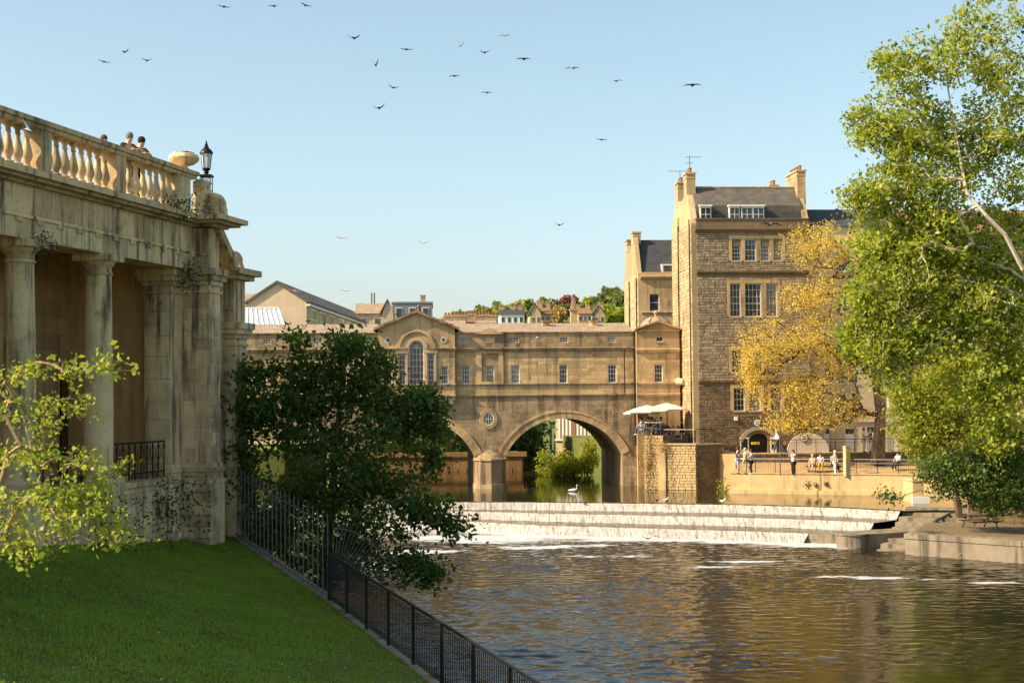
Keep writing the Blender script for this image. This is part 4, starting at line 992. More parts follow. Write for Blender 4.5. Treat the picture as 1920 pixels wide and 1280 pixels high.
def dormer(a, b, n):
    u0, u1 = TW.U(a), TW.U(b); z0, z1 = zPar-.15, TW.Z(386, (a+b)/2)
    d = TW.part('dormer', MB().box(u0-.08, u1+.08, .30, 1.2, z1+.003, z1+.14).box(u0, u1, .42, 1.2, z0, z1), 'white')
    for k in range(n):
        x0 = u0+(u1-u0)*k/n+.08; x1 = u0+(u1-u0)*(k+1)/n-.08
        TW.part('pane', MB().box(x0, x1, .40, .417, z0+.1, z1-.12), 'glass', d)
        TW.part('glazing_bar', MB().box((x0+x1)/2-.02, (x0+x1)/2+.02, .385, .40, z0+.1, z1-.12).box(x0, x1, .387, .399, (z0+z1)/2-.02, (z0+z1)/2+.02), 'white', d)
dormer(1319, 1340, 1); dormer(1374, 1394, 1); dormer(1397, 1440, 2)
def stack(F, u0, u1, v0_, v1_, z0, z1, npots, along='v', mat='ashlar'):
    c = F.part('chimney', MB().box(u0, u1, v0_, v1_, z0, z1-.25), mat)
    F.part('chimney_cap', MB().box(u0-.08, u1+.08, v0_-.08, v1_+.08, z1-.247, z1-.1).box(u0-.03, u1+.03, v0_-.03, v1_+.03, z1-.6, z1-.5), mat, c)
    for k in range(npots):
        t = (k+.5)/npots; x, y = ((u0+u1)/2, v0_+(v1_-v0_)*t) if along == 'v' else (u0+(u1-u0)*t, (v0_+v1_)/2)
        F.part('chimney_pot', MB().lathe([(.13, z1-.097), (.12, z1+.2), (.15, z1+.24), (.15, z1+.3), (.1, z1+.3)], (x, y, 0), 9), 'terra', c)
    return c
stack(TW, -.4, .35, 1.7, 2.8, zpk-.5, TW.Z(322, 1298, 2), 2); stack(TW, -.4, .3, 5.3, 6.5, zpk-.5, TW.Z(341, 1278, 6), 2)
stack(TW, wT-.45, wT+.25, 1.4, 4.6, zpk-.8, TW.Z(318, 1480, 2), 4, mat='bath'); stack(TW, wT-1.6, wT-.9, 5.5, 6.6, zpk-.8, TW.Z(346, 1450, 6), 3, mat='bath')
za_ = TW.Z(318, 1298, 2)
TW.part('antenna', MB().tube([(0, 2.2, za_-.3), (0, 2.2, za_+1.15)], .025, 4).tube([(-.35, 2.2, za_+1.05), (.95, 2.2, za_+1.05)], .018, 4).tube([(-.3, 2.2, za_+.55), (.3, 2.2, za_+.55)], .018, 4)
        .tube([(-1.1, 5.8, TW.Z(322, 1278, 6)), (.5, 5.8, TW.Z(322, 1278, 6))], .018, 4).tube([(-.1, 5.8, TW.Z(341, 1278, 6)), (-.1, 5.8, TW.Z(320, 1278, 6))], .02, 4), 'black')
# ground floor: arched doorway with fan lights, round sign
dd = TW.part('door', MB().box(da0-.02, da1+.02, .3, .36, dz0, dz1+.05), 'black')
for s0, s1_ in ((fan0, da0-.12), (da1+.12, fan1)):
    sf = TW.part('side_light', MB().box(s0+.05, s1_, -.10, -.06, 4.45, 5.7), 'white'); TW.part('pane', MB().box(s0+.14, s1_-.09, -.115, -.103, 4.75, 5.6), 'glass', sf)
aw = ring(TW, (da0+da1)/2, zfs-.62, 1.42, 1.70, -.12, .02, 'rubble', 'relieving_arch', .35, math.pi-.35)
for k, px in enumerate((1412, 1446)):
    b_ = TW.part('flower_box', MB().box(TW.U(px-7), TW.U(px+7), -.5, -.3, 5.15, 5.33), 'yellow')
def round_sign(F, px, py, r, v, name):
    u, z = F.uz(px, py, v)
    s_ = F.part(name, plate(arcpts(u, z, r, r, 0, 2*math.pi, 28)[:-1], [], v-.07, v), 'green')
    F.part('sign_face', plate(arcpts(u, z, r*.78, r*.78, 0, 2*math.pi, 28)[:-1], [], v-.085, v-.071), 'white', s_)
    text_mesh('lettering', 'The', r*.62, (u, v-.095, z-F.zb+r*.22), (math.pi/2, 0, 0), 'redp', s_, .004)
    m_ = MB()
    for k in range(4): m_.box(u-r*.42+k*r*.22, u-r*.26+k*r*.22, v-.099, v-.088, z-r*.32, z-r*.12)
    m_.box(u-r*.42, u+r*.42, v-.098, v-.089, z-r*.36, z-r*.32); F.part('lettering', m_, 'redp', s_)
    return s_
round_sign(TW, 1419, 792, .31, -.04, 'round_sign')
TW.part('alarm_box', MB().box(TW.U(1375), TW.U(1381), -.2, -.045, TW.Z(788, 1378), TW.Z(781, 1378)), 'white')
# white half-round boarding of the next arch
bu0, bu1 = TW.U(1473), TW.U(1551); br_ = (bu1-bu0)/2; bz = 4.47
AB = TW.part('arch_boarding', plate([(bu0, bz), (bu1, bz)]+arcpts((bu0+bu1)/2, bz+.1, br_, TW.Z(811, 1510)-bz-.1, 0, math.pi, 20), [], -.16, -.06), 'offwhite')
round_sign(TW, 1507, 820, .35, -.17, 'round_sign')
# ---------------------------------------------------------------- rendered inn to the right
_p = TW.W(wT+.12, .9, 4.3)
RH = Frame('rendered_house', _p.x, _p.y, 4.3, R(4.3), 'cream rendered house with lettered band and white windows behind the golden tree', 'house')
wH = RH.U(1705); zH = RH.Z(425, 1560)
RW = [(RH.U(a), RH.U(b), RH.Z(d, 1560), RH.Z(c, 1560), nx, ny) for (a, b, c, d, nx, ny) in [(1570, 1595, 614, 655, 1, 2), (1545, 1561, 674, 720, 2, 3), (1567, 1587, 674, 720, 2, 3), (1594, 1610, 674, 720, 2, 3),
      (1530, 1544, 735, 776, 2, 3), (1562, 1587, 735, 776, 2, 3), (1595, 1614, 735, 776, 2, 3), (1570, 1595, 545, 585, 2, 2), (1640, 1665, 614, 655, 2, 2), (1640, 1665, 735, 776, 2, 3), (1570, 1595, 470, 510, 2, 2)]]
drs = [(RH.U(1543), RH.U(1556), 4.47, RH.Z(800, 1550)), (RH.U(1582), RH.U(1602), 4.47, RH.Z(800, 1590)), (RH.U(1623), RH.U(1642), 4.47, RH.Z(797, 1632)), (RH.U(1662), RH.U(1680), 4.47, RH.Z(797, 1670))]
RH.part('front_wall', plate(rect(0, wH, 3.5, zH), [rect(*t[:4]) for t in RW]+[rect(*d) for d in drs], 0, .4), 'render')
RH.part('inner_wall', MB().box(.05, wH-.05, .41, 7.5, 3.5, zH-.2), 'render')
for (a, b, z0, z1, nx, ny) in RW: window(RH, a, b, z0, z1, 0, nx, ny, rec=.08, fr=.1)
for d in drs:
    q = RH.part('door', MB().box(d[0]+.02, d[1]-.02, .1, .18, d[2], d[3]), 'white'); RH.part('transom', MB().box(d[0]+.1, d[1]-.1, .085, .099, d[3]-.55, d[3]-.15), 'glass', q)
RH.part('lettered_band', MB().box(RH.U(1548), RH.U(1625), -.04, .0, RH.Z(673, 1587), RH.Z(658, 1587)), 'ashlar')
u, z = RH.uz(1587, 665.5, -.05); text_mesh('lettering', 'K ARMS', .36, (u, -.055, z-RH.zb), (math.pi/2, 0, 0), 'black', RH.o, .006)
moulding(RH, 0, wH, RH.Z(790, 1560), .14, .12, 0, 'render', 'string_course')
RH.part('roof', MB().extr([(-.2, zH+.003), (3.6, RH.Z(393, 1560, 3.6)), (7.6, zH+.003)][::-1], -.1, wH+.1), 'slate')
stack(RH, RH.U(1604, 400, 3.6), RH.U(1616, 400, 3.6), 3.2, 4.2, zH, RH.Z(376, 1610, 3.6), 2)
stack(RH, RH.U(1566, 400, 3.6), RH.U(1574, 400, 3.6), 3.2, 4.2, zH, RH.Z(398, 1610, 3.6), 1)
_p = RH.W(wH+.15, .4, 4.3)
RD = Frame('tiled_house', _p.x, _p.y, 4.3, R(4.3), 'stone house with red clay tile roof showing through the poplar leaves', 'house')
RD.part('wall', MB().box(0, 12, 0, 7.5, 3.5, RD.Z(440, 1720)), 'bath'); zt = RD.Z(440, 1720)
RD.part('roof', MB().extr([(-.3, zt+.003), (3.6, RD.Z(394, 1720, 3.6)), (7.8, zt+.003)][::-1], -3.0, 12.2), 'red_tile')
for k in range(3): window(RD, 1+k*3.2, 2.2+k*3.2, 13, 14.7, -.2, 2, 3); window(RD, 1+k*3.2, 2.2+k*3.2, 8.6, 10.3, -.2, 2, 3)

# ================================================================ house behind the bridge
_p = at(1203, 600, 134)
HB = Frame('gabled_house', _p.x, _p.y, 4.3, R(4.3), 'bath stone gabled house with slate roof rising behind the domed pavilion', 'house')
zc_ = HB.Z(520, 1230); wB = 7.0
hw = (HB.U(1219.5), HB.U(1238), HB.Z(583, 1230), HB.Z(551, 1230))
HB.part('front_wall', plate(rect(0, wB, 4, zc_+.5), [rect(*hw)], 0, .4), 'bath'); HB.part('inner_wall', MB().box(.02, wB, .41, 8, 4, zc_), 'bath')
window(HB, *hw, 0, 1, 2, rec=.1); moulding(HB, -.1, wB, zc_+.1, .3, .3, 0, 'bath', 'cornice'); moulding(HB, 0, wB, HB.Z(585, 1230), .2, .12, 0, 'bath')
HB.part('side_wall', MB().box(-.3, -.003, .02, 8.5, 4, zc_+.4), 'ashlar')
masonry(HB, HB.o, ('u', -.3), .02, 8.5, zc_-7, zc_+.4, free([]), (.28, .4), (.5, 1.1), .014, 'ashlar', 40, seed=41)
zg = HB.Z(447, 1190, 3)
HB.part('gable', MB().extr([(.2, zc_+.4), (2.2, zg), (3.4, zg), (4.8, zg-1.6), (6, zg-.4), (7, zg-.4), (8.4, zc_+.4)][::-1], -.3, .1), 'ashlar')
HB.part('roof', MB().extr([(.4, zc_+.35), (2.9, HB.Z(450, 1235, 2.9)), (5, zg-2.4), (6.4, zg-.7), (8.4, zc_+.3)][::-1], .12, wB), 'slate')
stack(HB, -.35, .4, 2.3, 3.4, zg-.6, HB.Z(434, 1196, 3), 0); stack(HB, -.35, .3, 6.0, 7.1, zg-1, HB.Z(448, 1178, 6.5), 0)
d_ = HB.part('dormer', MB().box(HB.U(1245), HB.U(1268), .5, 2, zc_+.45, HB.Z(494, 1250)), 'white'); HB.part('pane', MB().box(HB.U(1248), HB.U(1265), .48, .497, zc_+.6, HB.Z(497, 1250)), 'glass', d_)
for v in (.6, 4.9): HB.part('drainpipe', MB().tube([(-.38, v, zc_), (-.38, v, 9)], .06, 5), 'black')

# ================================================================ RIGHT BANK
def L(F, x, y):
    dx, dy = x-F.x, y-F.y; return (dx*F.c+dy*F.s, -dx*F.s+dy*F.c)
# café podium
P0, P1, P2 = Vector((10.3, 112, 0)), Vector((14.2, 110.6, 0)), Vector((17.6, 112.5, 0))
PD = Frame('cafe_podium', P0.x, P0.y, 0, math.atan2(P1.y-P0.y, P1.x-P0.x), 'sunlit rubble podium rising from the water under the cafe terrace', 'podium')
lp = (P1-P0).length
back = [L(PD, 14.9, 117), L(PD, 10.8, 117.5)]
PD.part('core', MB().prism([(0, 0), (lp, 0), L(PD, 15.6, 113.4)]+back, -1, 5.20), 'mortar')
PD.part('upper_core', MB().prism([(.0, .0), (1.55, .0), (2.3, 1.9), L(PD, 14.0, 113.6), L(PD, 14.0, 117), back[1]], 5.203, 5.93), 'mortar')
PD.part('coping', MB().prism([(1.56, -.10), (lp+.05, -.10), (lp+.05, .3), (1.8, .3)], 5.203, 5.32), 'pale')
masonry(PD, PD.o, ('v', 0), 0, lp, .9, 5.19, free([]), (.14, .26), (.22, .6), .05, 'quay', 260, seed=51, gap=.025)
masonry(PD, PD.o, ('v', 0), 0, 1.55, 5.21, 5.92, free([]), (.14, .24), (.22, .6), .05, 'quay', 12, seed=52, gap=.025)
PD.part('buttress', MB().box(1.15, 1.75, -.16, .0, -.5, 4.9), 'quay')
SWL = Frame('stair_wall', P1.x, P1.y, 0, math.atan2(P2.y-P1.y, P2.x-P1.x), 'dark shaded rubble wall below the cafe stairs', 'wall')
ls2 = (P2-P1).length
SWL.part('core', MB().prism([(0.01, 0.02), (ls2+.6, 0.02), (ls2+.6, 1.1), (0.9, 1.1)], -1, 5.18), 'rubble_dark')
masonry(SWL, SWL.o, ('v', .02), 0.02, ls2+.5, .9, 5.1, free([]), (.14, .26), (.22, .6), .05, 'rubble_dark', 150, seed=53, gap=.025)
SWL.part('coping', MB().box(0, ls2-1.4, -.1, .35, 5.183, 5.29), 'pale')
# ivy hanging on the podium
tuft('hanging_weed', PD.W(.35, -.18, 4.0), (.8, .3, 3.0), 1100, .10, 'ochre_weed', 'dry ochre weed hanging down the corner of the cafe podium', 'weed', seed=8)
tuft('hanging_weed', PD.W(1.6, -.2, 5.0), (.6, .3, .6), 320, .09, 'ochre_weed', 'clump of dry weed on the podium step below the cafe railing', 'weed', seed=9)
# terraces
TQ0, TQ1, TQ2 = Vector((16.35, 107.1, 0)), Vector((28.9, 102.7, 0)), Vector((44, 97.4, 0))
def TWv(u, v): p = TW.W(u, v, 0); return (p.x, p.y)
WK = -2.7
tag(MB().prism([TWv(2.4, WK), TWv(34, WK), TWv(34, 1.5), TWv(.5, 1.5), TWv(1.4, -1.0)], -1, 4.47).build('upper_walk', 'dirt'), kind='structure')
tq = [TQ0, TQ1, TQ2]; bk = [TWv(1.0, WK-.0), TWv(13.5, WK), TWv(30, WK)]
mb = MB(); rows = 9; colsn = 40
for j in range(rows):
    for i in range(colsn):
        t = i/(colsn-1); f = resample(tq, colsn)[i]; q = Vector((*TWv(2.3+28*t, WK), 0)); p = f.lerp(q, j/(rows-1)); hgt = 3.15+.68*(j/(rows-1))**1.3
        mb.v.append((p.x, p.y, hgt))
for j in range(rows-1):
    for i in range(colsn-1): k = j*colsn+i; mb.f.append((k, k+1, k+colsn+1, k+colsn))
tag(mb.build('terrace_ground', 'dirt', None, True), kind='structure')
WL = empty('terrace_wall', tuple(TQ0), 0, 'smooth golden sunlit river wall below the railed terrace', 'wall')
def wl(x, y, z): return (x-TQ0.x, y-TQ0.y, z)
dT_ = (TQ1-TQ0).normalized(); nT = Vector((dT_.y, -dT_.x, 0))
def wallseg(a, b, o0, o1, z0, z1):
    return MB().add([wl(*(p+nT*o)[:2], z) for z in (z0, z1) for p, o in ((a, o0), (b, o0), (b, o1), (a, o1))], [(3, 2, 1, 0), (4, 5, 6, 7), (0, 1, 5, 4), (1, 2, 6, 5), (2, 3, 7, 6), (3, 0, 4, 7)])
wallseg(TQ0, TQ2, .0, -.6, -1, 3.16).build('wall_face', 'quay', WL)
wallseg(TQ0-dT_*.12, TQ2, .16, .003, -1, ZU+.28).build('footing', 'quay', WL)
wallseg(TQ0-dT_*.05, TQ2, .05, -.5, 3.163, 3.24).build('coping', 'quay', WL)
q0 = Vector((17.25, 111.4, 0))
MB().add([wl(TQ0.x, TQ0.y, -1), wl(TQ0.x+.5, TQ0.y, -1), wl(q0.x+.5, q0.y, -1), wl(q0.x, q0.y, -1), wl(TQ0.x, TQ0.y, 3.16), wl(TQ0.x+.5, TQ0.y, 3.16), wl(q0.x+.5, q0.y, 3.7), wl(q0.x, q0.y, 3.7)],
         [(3, 2, 1, 0), (4, 5, 6, 7), (0, 1, 5, 4), (1, 2, 6, 5), (2, 3, 7, 6), (3, 0, 4, 7)]).build('return_wall', 'quay', WL)
# retaining wall of the upper walk
RW_ = Frame('retaining_wall', *TWv(2.3, WK), 0, TW.rz, 'low dark stone wall holding up the walk in front of the house', 'wall')
RW_.part('core', MB().box(0, 32, -.12, 0, 2.8, 4.40), 'rubble_dark'); masonry(RW_, RW_.o, ('v', -.12), 0, 22, 3.5, 4.38, free([]), (.14, .25), (.25, .6), .04, 'rubble_dark', 120, seed=54, gap=.025)
RW_.part('coping', MB().box(0, 32, -.2, .12, 4.403, 4.5), 'concrete')
# railings -----------------------------------------------------------------
def railing(name, label, path, h, mat, rail_mat, spacing, infill=True, rails=(1.0,), base=None, thick=.025, group=None):
    path = [Vector(p) for p in path]; b0 = base or path[0]
    e = empty(name, tuple(b0), 0, label, 'railing', group); tot = sum((b-a).length for a, b in zip(path, path[1:])); n = max(2, int(tot/spacing)+1)
    pts = resample(path, n); q = lambda p, dz=0: tuple(p-b0+Vector((0, 0, dz)))
    for p in pts: MB().tube([q(p), q(p, h)], thick, 5).build('post', mat, e)
    fine = resample(path, n*4)
    for r_ in rails: MB().tube([q(p, h*r_) for p in fine], thick*1.1 if r_ > .95 else thick*.6, 6).build('rail', rail_mat, e)
    if infill:
        m_ = MB(); nf = int(tot/.13)
        for p in resample(path, nf): m_.tube([q(p, .08), q(p, h*(rails[-1] if len(rails) > 1 else 1))], .007, 3, False)
        tag(m_.build('infill_bars', mat, e), kind='stuff')
    return e
tr = [TQ0+Vector((.75, 1.7, 3.35)), TQ0+Vector((.5, .8, 3.25)), TQ0+dT_*.8-nT*.12+Vector((0, 0, 3.245))]+[TQ0+dT_*k-nT*.15+Vector((0, 0, 3.245)) for k in (2, 6, 12, 18, 24)]
railing('terrace_railing', 'long pale topped railing along the edge of the sunlit terrace', tr, 1.02, 'black', 'rail', 1.45, True, (1.0, .72))
railing('walk_railing', 'black railing on the upper walk in front of the arched doorway', [TW.W(u, WK+.12, 4.5) for u in (2.5, 6, 12, 18, 24)], 1.05, 'black', 'black', 1.5, True, (1.0, .8))
cr_ = [PD.W(.1, 1.8, 5.94), PD.W(.08, .12, 5.94), PD.W(1.45, .12, 5.94)]
railing('cafe_railing', 'black railing around the upper cafe terrace full of diners', cr_, 1.0, 'black', 'rail', 1.0, True, (1.0,))
railing('cafe_railing', 'black railing with pale top on the lower podium step', [PD.W(1.62, .1, 5.33), PD.W(lp-.05, .1, 5.33)], 1.05, 'black', 'rail', 1.2, True, (1.0,))
railing('stair_railing', 'black railing sloping down beside the cafe stairs', [SWL.W(.1, .3, 5.3), SWL.W(1.9, .5, 5.3), SWL.W(4.2, 1.3, 4.5)], 1.1, 'black', 'black', 1.0, True, (1.0,))
ST = Frame('stairs', *TWv(.3, -1.0), 1.0, TW.rz, 'stone steps from the cafe down to the upper walk', 'stairs')
for k in range(5): ST.part('step', MB().box(.2+k*.42, .62+k*.42, -.05, .95, 1.0, 5.25-.16*k), 'rubble_dark')
# sign totem, lamp post
def ground_z(x, y):
    v = L(TW, x, y)[1]; f = abs((Vector((x, y, 0))-TQ0).dot(nT)); tot = abs(v-WK)+f
    return 3.15+.68*(f/max(tot, .1))**1.3
def on_terrace(px, py):      # ray to terrace ground
    z = 3.3
    for _ in range(6): p = onz(px, py, z); z = ground_z(p.x, p.y)
    return Vector((p.x, p.y, z))
p = on_terrace(1588, 888)
TT = empty('sign_totem', tuple(p), R(18), 'square pale stone pillar with a yellow sign panel on the terrace', 'sign')
MB().box(-.19, .19, -.19, .19, -.1, 2.1).build('pillar', 'pale', TT); MB().box(-.15, .15, -.205, -.192, 1.05, 1.85).build('sign_panel', 'yellow', TT)
m_ = MB()
for k in range(3): m_.box(-.05+.01*k, .05, -.212, -.206, 1.15+k*.2, 1.22+k*.2)
m_.build('sign_marks', 'c_dark', TT)
p = on_terrace(1463, 878)
LQ = empty('lamp_post', tuple(p), 0, 'tall thin dark lamp post standing on the terrace lawn', 'lamp')
MB().tube([(0, 0, -.1), (0, 0, 1.2), (0, 0, 5.4)], [.05, .032, .022], 8).build('pole', 'grey_iron', LQ)
MB().lathe([(.03, 5.4), (.10, 5.46), (.13, 5.66), (.06, 5.74), (.01, 5.82)], (0, 0, 0), 8).build('lantern', 'grey_iron', LQ)
# parasols
para = None
def parasol(name, x, y, zf, zap, r, rz, label):
    e = empty(name, (x, y, zf), rz, label, 'parasol', 'cream cafe parasols'); h = zap-zf
    MB().tube([(0, 0, 0), (0, 0, h-.05)], .03, 6).build('pole', 'wood_dark', e); MB().box(-.3, .3, -.3, .3, 0, .08).build('base', 'grey_iron', e)
    m_ = MB(); n = 8; vs = [(0, 0, h)]+[(r*.5*math.cos(2*math.pi*k/n), r*.5*math.sin(2*math.pi*k/n), h-.20) for k in range(n)]+[(r*math.cos(2*math.pi*k/n), r*math.sin(2*math.pi*k/n), h-.50) for k in range(n)]+[(r*math.cos(2*math.pi*k/n), r*math.sin(2*math.pi*k/n), h-.60) for k in range(n)]
    fs = [(0, 1+k, 1+(k+1) % n) for k in range(n)]+[(1+k, 1+n+k, 1+n+(k+1) % n, 1+(k+1) % n) for k in range(n)]+[(1+n+k, 1+2*n+k, 1+2*n+(k+1) % n, 1+n+(k+1) % n) for k in range(n)]
    m_.add(vs, fs).build('canopy', 'canvas', e); m_ = MB()
    for k in range(n): m_.tube([(0, 0, h-.07), (r*.98*math.cos(2*math.pi*k/n), r*.98*math.sin(2*math.pi*k/n), h-.53)], .012, 4)
    m_.build('ribs', 'wood_dark', e); return e
CZ = 5.94
for (px, py, Y, r_, lb) in [(1214, 759, 113.2, 1.7, 'cream cafe parasol, middle one of three overlapping canopies'), (1203, 762, 115.0, 1.5, 'cream cafe parasol tucked behind the other two against the bridge'), (1250, 755, 114.2, 1.7, 'cream cafe parasol standing closest to the tall house')]:
    p = at(px, py, Y); parasol('parasol', p.x, p.y, CZ if px < 1240 else 5.21, p.z, r_, .3+px, lb)
# gate pier, quay, steps, walls on the lower right
p = onz(1712, 943, ZU); q = onz(1741, 945, ZU)
GP = empty('gate_pier', (p.x, p.y, 0), 0, 'square sunlit stone pier at the end of the weir', 'pier')
MB().box(0, q.x-p.x, 0, 2.4, -.5, ZU+1.45).build('shaft', 'quay', GP); MB().box(-.06, q.x-p.x+.06, -.06, 2.4, ZU+1.453, ZU+1.55).build('cap', 'quay', GP); MB().box(-.1, q.x-p.x+.3, -.25, -.003, -.5, ZU+.4).build('white_foot', 'white', GP)
QY = empty('quay', (22, 80.4, 0), 0, 'low stained concrete quay on the right bank with earth on top', 'quay')
qp = [(22, 80.4), (27.1, 75.4), (33, 70), (60, 70), (60, 96), (31, 99), (27.8, 92.5), (24.4, 86)]
MB().prism([(x-22, y-80.4) for x, y in qp], -1, 1.12).build('wall', 'concrete', QY)
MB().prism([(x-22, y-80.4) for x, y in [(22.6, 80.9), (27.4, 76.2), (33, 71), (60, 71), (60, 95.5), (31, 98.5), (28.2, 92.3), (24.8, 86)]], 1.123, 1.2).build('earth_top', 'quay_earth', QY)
MB().prism([(-.06, -.03), (5.06, -5.03), (5.35, -4.7), (.4, .25)], .9, 1.19).build('coping', 'concrete', QY)
# weir steps
s0, s1 = onz(1742, 952, ZU), onz(1652, 1030, .05); dS = (s1-s0); dS.z = 0; ln_ = dS.length; dS.normalize()
WS = Frame('weir_steps', s0.x, s0.y, 0, math.atan2(dS.y, dS.x), 'flight of wet stone steps descending beside the weir', 'steps')
for k in range(9):
    a, b = ln_*k/9, ln_*(k+1)/9+.05; WS.part('step', MB().box(a, b, -1.2+.12*k, 3.2, -.8, ZU+.1-(ZU+.05)*k/8), 'concrete')
# rounded stone nose
p = onz(1600, 1000, .75); r_ = 1.0
NS = empty('pier_nose', (p.x, p.y, 0), R(25), 'rounded dark wet stone pier nose at the foot of the weir', 'pier')
MB().prism([(r_*math.cos(t), r_*math.sin(t)) for t in [math.pi*(.5+k/12) for k in range(13)]]+[(7, -r_), (7, r_)], -.8, .70).build('body', 'concrete', NS)
MB().prism([((r_+.06)*math.cos(t), (r_+.06)*math.sin(t)) for t in [math.pi*(.5+k/12) for k in range(13)]]+[(7, -r_-.06), (7, r_+.06)], .703, .80).build('cap', 'concrete', NS)
# garden wall in the shade and a picnic table
p = at(1815, 960, 86); GW = Frame('garden_wall', p.x, p.y, 1.2, R(-12), 'dark brown wall in the shade of the trees behind the picnic table', 'wall')
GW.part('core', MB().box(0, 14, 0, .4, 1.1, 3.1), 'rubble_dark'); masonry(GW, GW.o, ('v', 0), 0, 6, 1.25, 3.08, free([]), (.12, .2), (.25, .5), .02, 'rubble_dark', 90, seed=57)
GW.part('coping', MB().box(-.05, 14, -.06, .46, 3.103, 3.2), 'concrete')
p = onz(1838, 990, 1.2); PT = empty('picnic_table', (p.x, p.y, 1.2), R(12), 'dark wooden picnic table with fixed benches on the quay', 'table')
for k in range(4): MB().box(-.95, .95, -.36+k*.18, -.2+k*.18, .72, .76).build('table_board', 'wood_dark', PT)
for s in (-1, 1):
    MB().box(-.95, .95, s*.72-.13, s*.72+.13, .42, .46).build('bench', 'wood_dark', PT)
    for x in (-.7, .7): MB().tube([(x, s*.75, 0), (x, s*.25, .72)], .045, 4).build('leg', 'wood_dark', PT)
for x in (-.7, .7): MB().box(x-.03, x+.03, -.8, .8, .36, .42).build('cross_beam', 'wood_dark', PT)
p, q = onz(1752, 978, 1.25), onz(1812, 947, 1.9)
tag(MB().tube([tuple(p), tuple(q)], .10, 4).build('timber_beam', 'wood_dark'), 'dark timber beam lying up the slope beside the weir steps', 'beam')
rp_ = [onz(1790, 1045, .1)+Vector((0, -.06, 0)), onz(1825, 1018, .75)+Vector((0, -.12, 0)), onz(1870, 1035, .45)+Vector((0, -.12, 0)), onz(1915, 1048, .2)+Vector((0, -.1, 0))]
tag(MB().tube([tuple(x) for x in resample(rp_, 16)], .025, 5).build('rope', 'pale'), 'slack mooring rope hanging on the quay wall', 'rope')
# ================================================================ BACKGROUND BUILDINGS
_p = at(520, 600, 150)
MH = Frame('market_hall', _p.x, _p.y, 4.4, math.atan2(54, 2.15), 'long stone hall with dark slate roof and a row of white windows', 'hall')
hv = 3.1; zrg = 9+218/17.8; zel = 9+184/17.8; lenH = 52
MH.part('wall', MB().extr([(-hv, 4.4), (hv, 4.4), (hv, zel), (0, zrg), (-hv, zel)][::-1], 0, lenH), 'render')
MH.part('roof', MB().extr([(-hv-.35, zel-.25), (0, zrg+.05), (hv+.35, zel-.25), (hv+.35, zel), (0, zrg+.32), (-hv-.35, zel)][::-1], -.25, lenH+.2), 'slate_brown')
MH.part('gutter', MB().box(-.2, lenH, -hv-.42, -hv-.003, zel-.5, zel-.3), 'white')
for k in range(8):
    u = 1.5+k*6.3
    w_ = MH.part('window', MB().box(u, u+4.2, -hv-.10, -hv-.002, zel-1.85, zel-.6), 'white')
    for j in range(2): MH.part('pane', MB().box(u+.25+j*1.95, u+2.0+j*1.95, -hv-.13, -hv-.102, zel-1.7, zel-.75), 'glass', w_)
moulding(MH, -.05, .02, zel-2.0, .2, .1, -hv, 'render')
# glass roof
_p = at(425, 612, 141); GR = Frame('glass_roof', _p.x, _p.y, 5, R(3), 'white framed glass roof in front of the stone hall', 'glasshouse')
lg = GR.U(535, 600); zg0, zg1 = GR.Z(613, 480), GR.Z(578, 480, 2)
GR.part('base_wall', MB().box(0, lg, 0, 4, 5, zg0), 'stone_tile')
GR.part('glazing', MB().add([(0, 0, zg0+.003), (lg, 0, zg0+.003), (lg, 4, zg0+.003), (0, 4, zg0+.003), (0, 2, zg1), (lg-.9, 2, zg1)], [(0, 1, 5, 4), (1, 2, 5), (2, 3, 4, 5), (3, 0, 4), (3, 2, 1, 0)]), 'roofglass')
for k in range(12):
    x = (lg-.9)*k/11; GR.part('glazing_bar', MB().tube([(x*(lg/(lg-.9)), -.02, zg0+.03), (x, 1.98, zg1+.03)], .045, 4), 'white')
GR.part('ridge', MB().tube([(0, 2, zg1+.04), (lg-.9, 2, zg1+.04)], .07, 5).tube([(0, .0, zg0+.04), (lg, 0, zg0+.04)], .07, 5), 'white')
def simple_house(name, label, px0, px1, yeave, yridge, Y, depth, wall, roof, rz=3, nwin=3, floors=1, chim=(), zbase=4.4, cat='house', group=None, ridge='x'):
    p = at(px0, 650, Y); F = Frame(name, p.x, p.y, zbase, R(rz), label, cat, group); w_ = F.U(px1); ze_, zr__ = F.Z(yeave, px0), F.Z(yridge, px0, depth/2)
    F.part('wall', MB().box(0, w_, 0, depth, zbase-3, ze_), wall)
    if ridge == 'x':
        F.part('roof', MB().extr([(-.3, ze_+.003), (depth/2, zr__), (depth+.3, ze_+.003)][::-1], -.15, w_+.15), roof)
    elif ridge == 'y':
        F.part('gable', MB().extr([(0, ze_+.002), (w_, ze_+.002), (w_/2, zr__-.15)], 0.01, depth-.01, 'y'), wall)
        F.part('roof', MB().extr([(-.3, ze_-.1), (w_/2, zr__-.1), (w_+.3, ze_-.1), (w_+.3, ze_+.1), (w_/2, zr__+.12), (-.3, ze_+.1)], -.2, depth, 'y'), roof)
    else: F.part('parapet', MB().box(-.1, w_+.1, -.1, depth+.1, ze_+.003, ze_+.25), roof)
    hgt = 1.5
    for f in range(floors):
        for k in range(nwin):
            u = w_*(k+.5)/nwin; z1 = ze_-.6-f*2.8
            a = F.part('window', MB().box(u-.5, u+.5, -.06, -.003, z1-hgt, z1), 'white'); F.part('pane', MB().box(u-.4, u+.4, -.085, -.063, z1-hgt+.1, z1-.1), 'glass', a)
    for (t, h) in chim: stack(F, w_*t-.6, w_*t+.6, depth/2-.5, depth/2+.5, ze_, zr__+h, 3, 'u')
    return F
simple_house('roofed_store', 'plain stone building with pale tiled roof behind the glass roof', 425, 492, 573, 551, 176, 8, 'render', 'stone_tile', nwin=2)
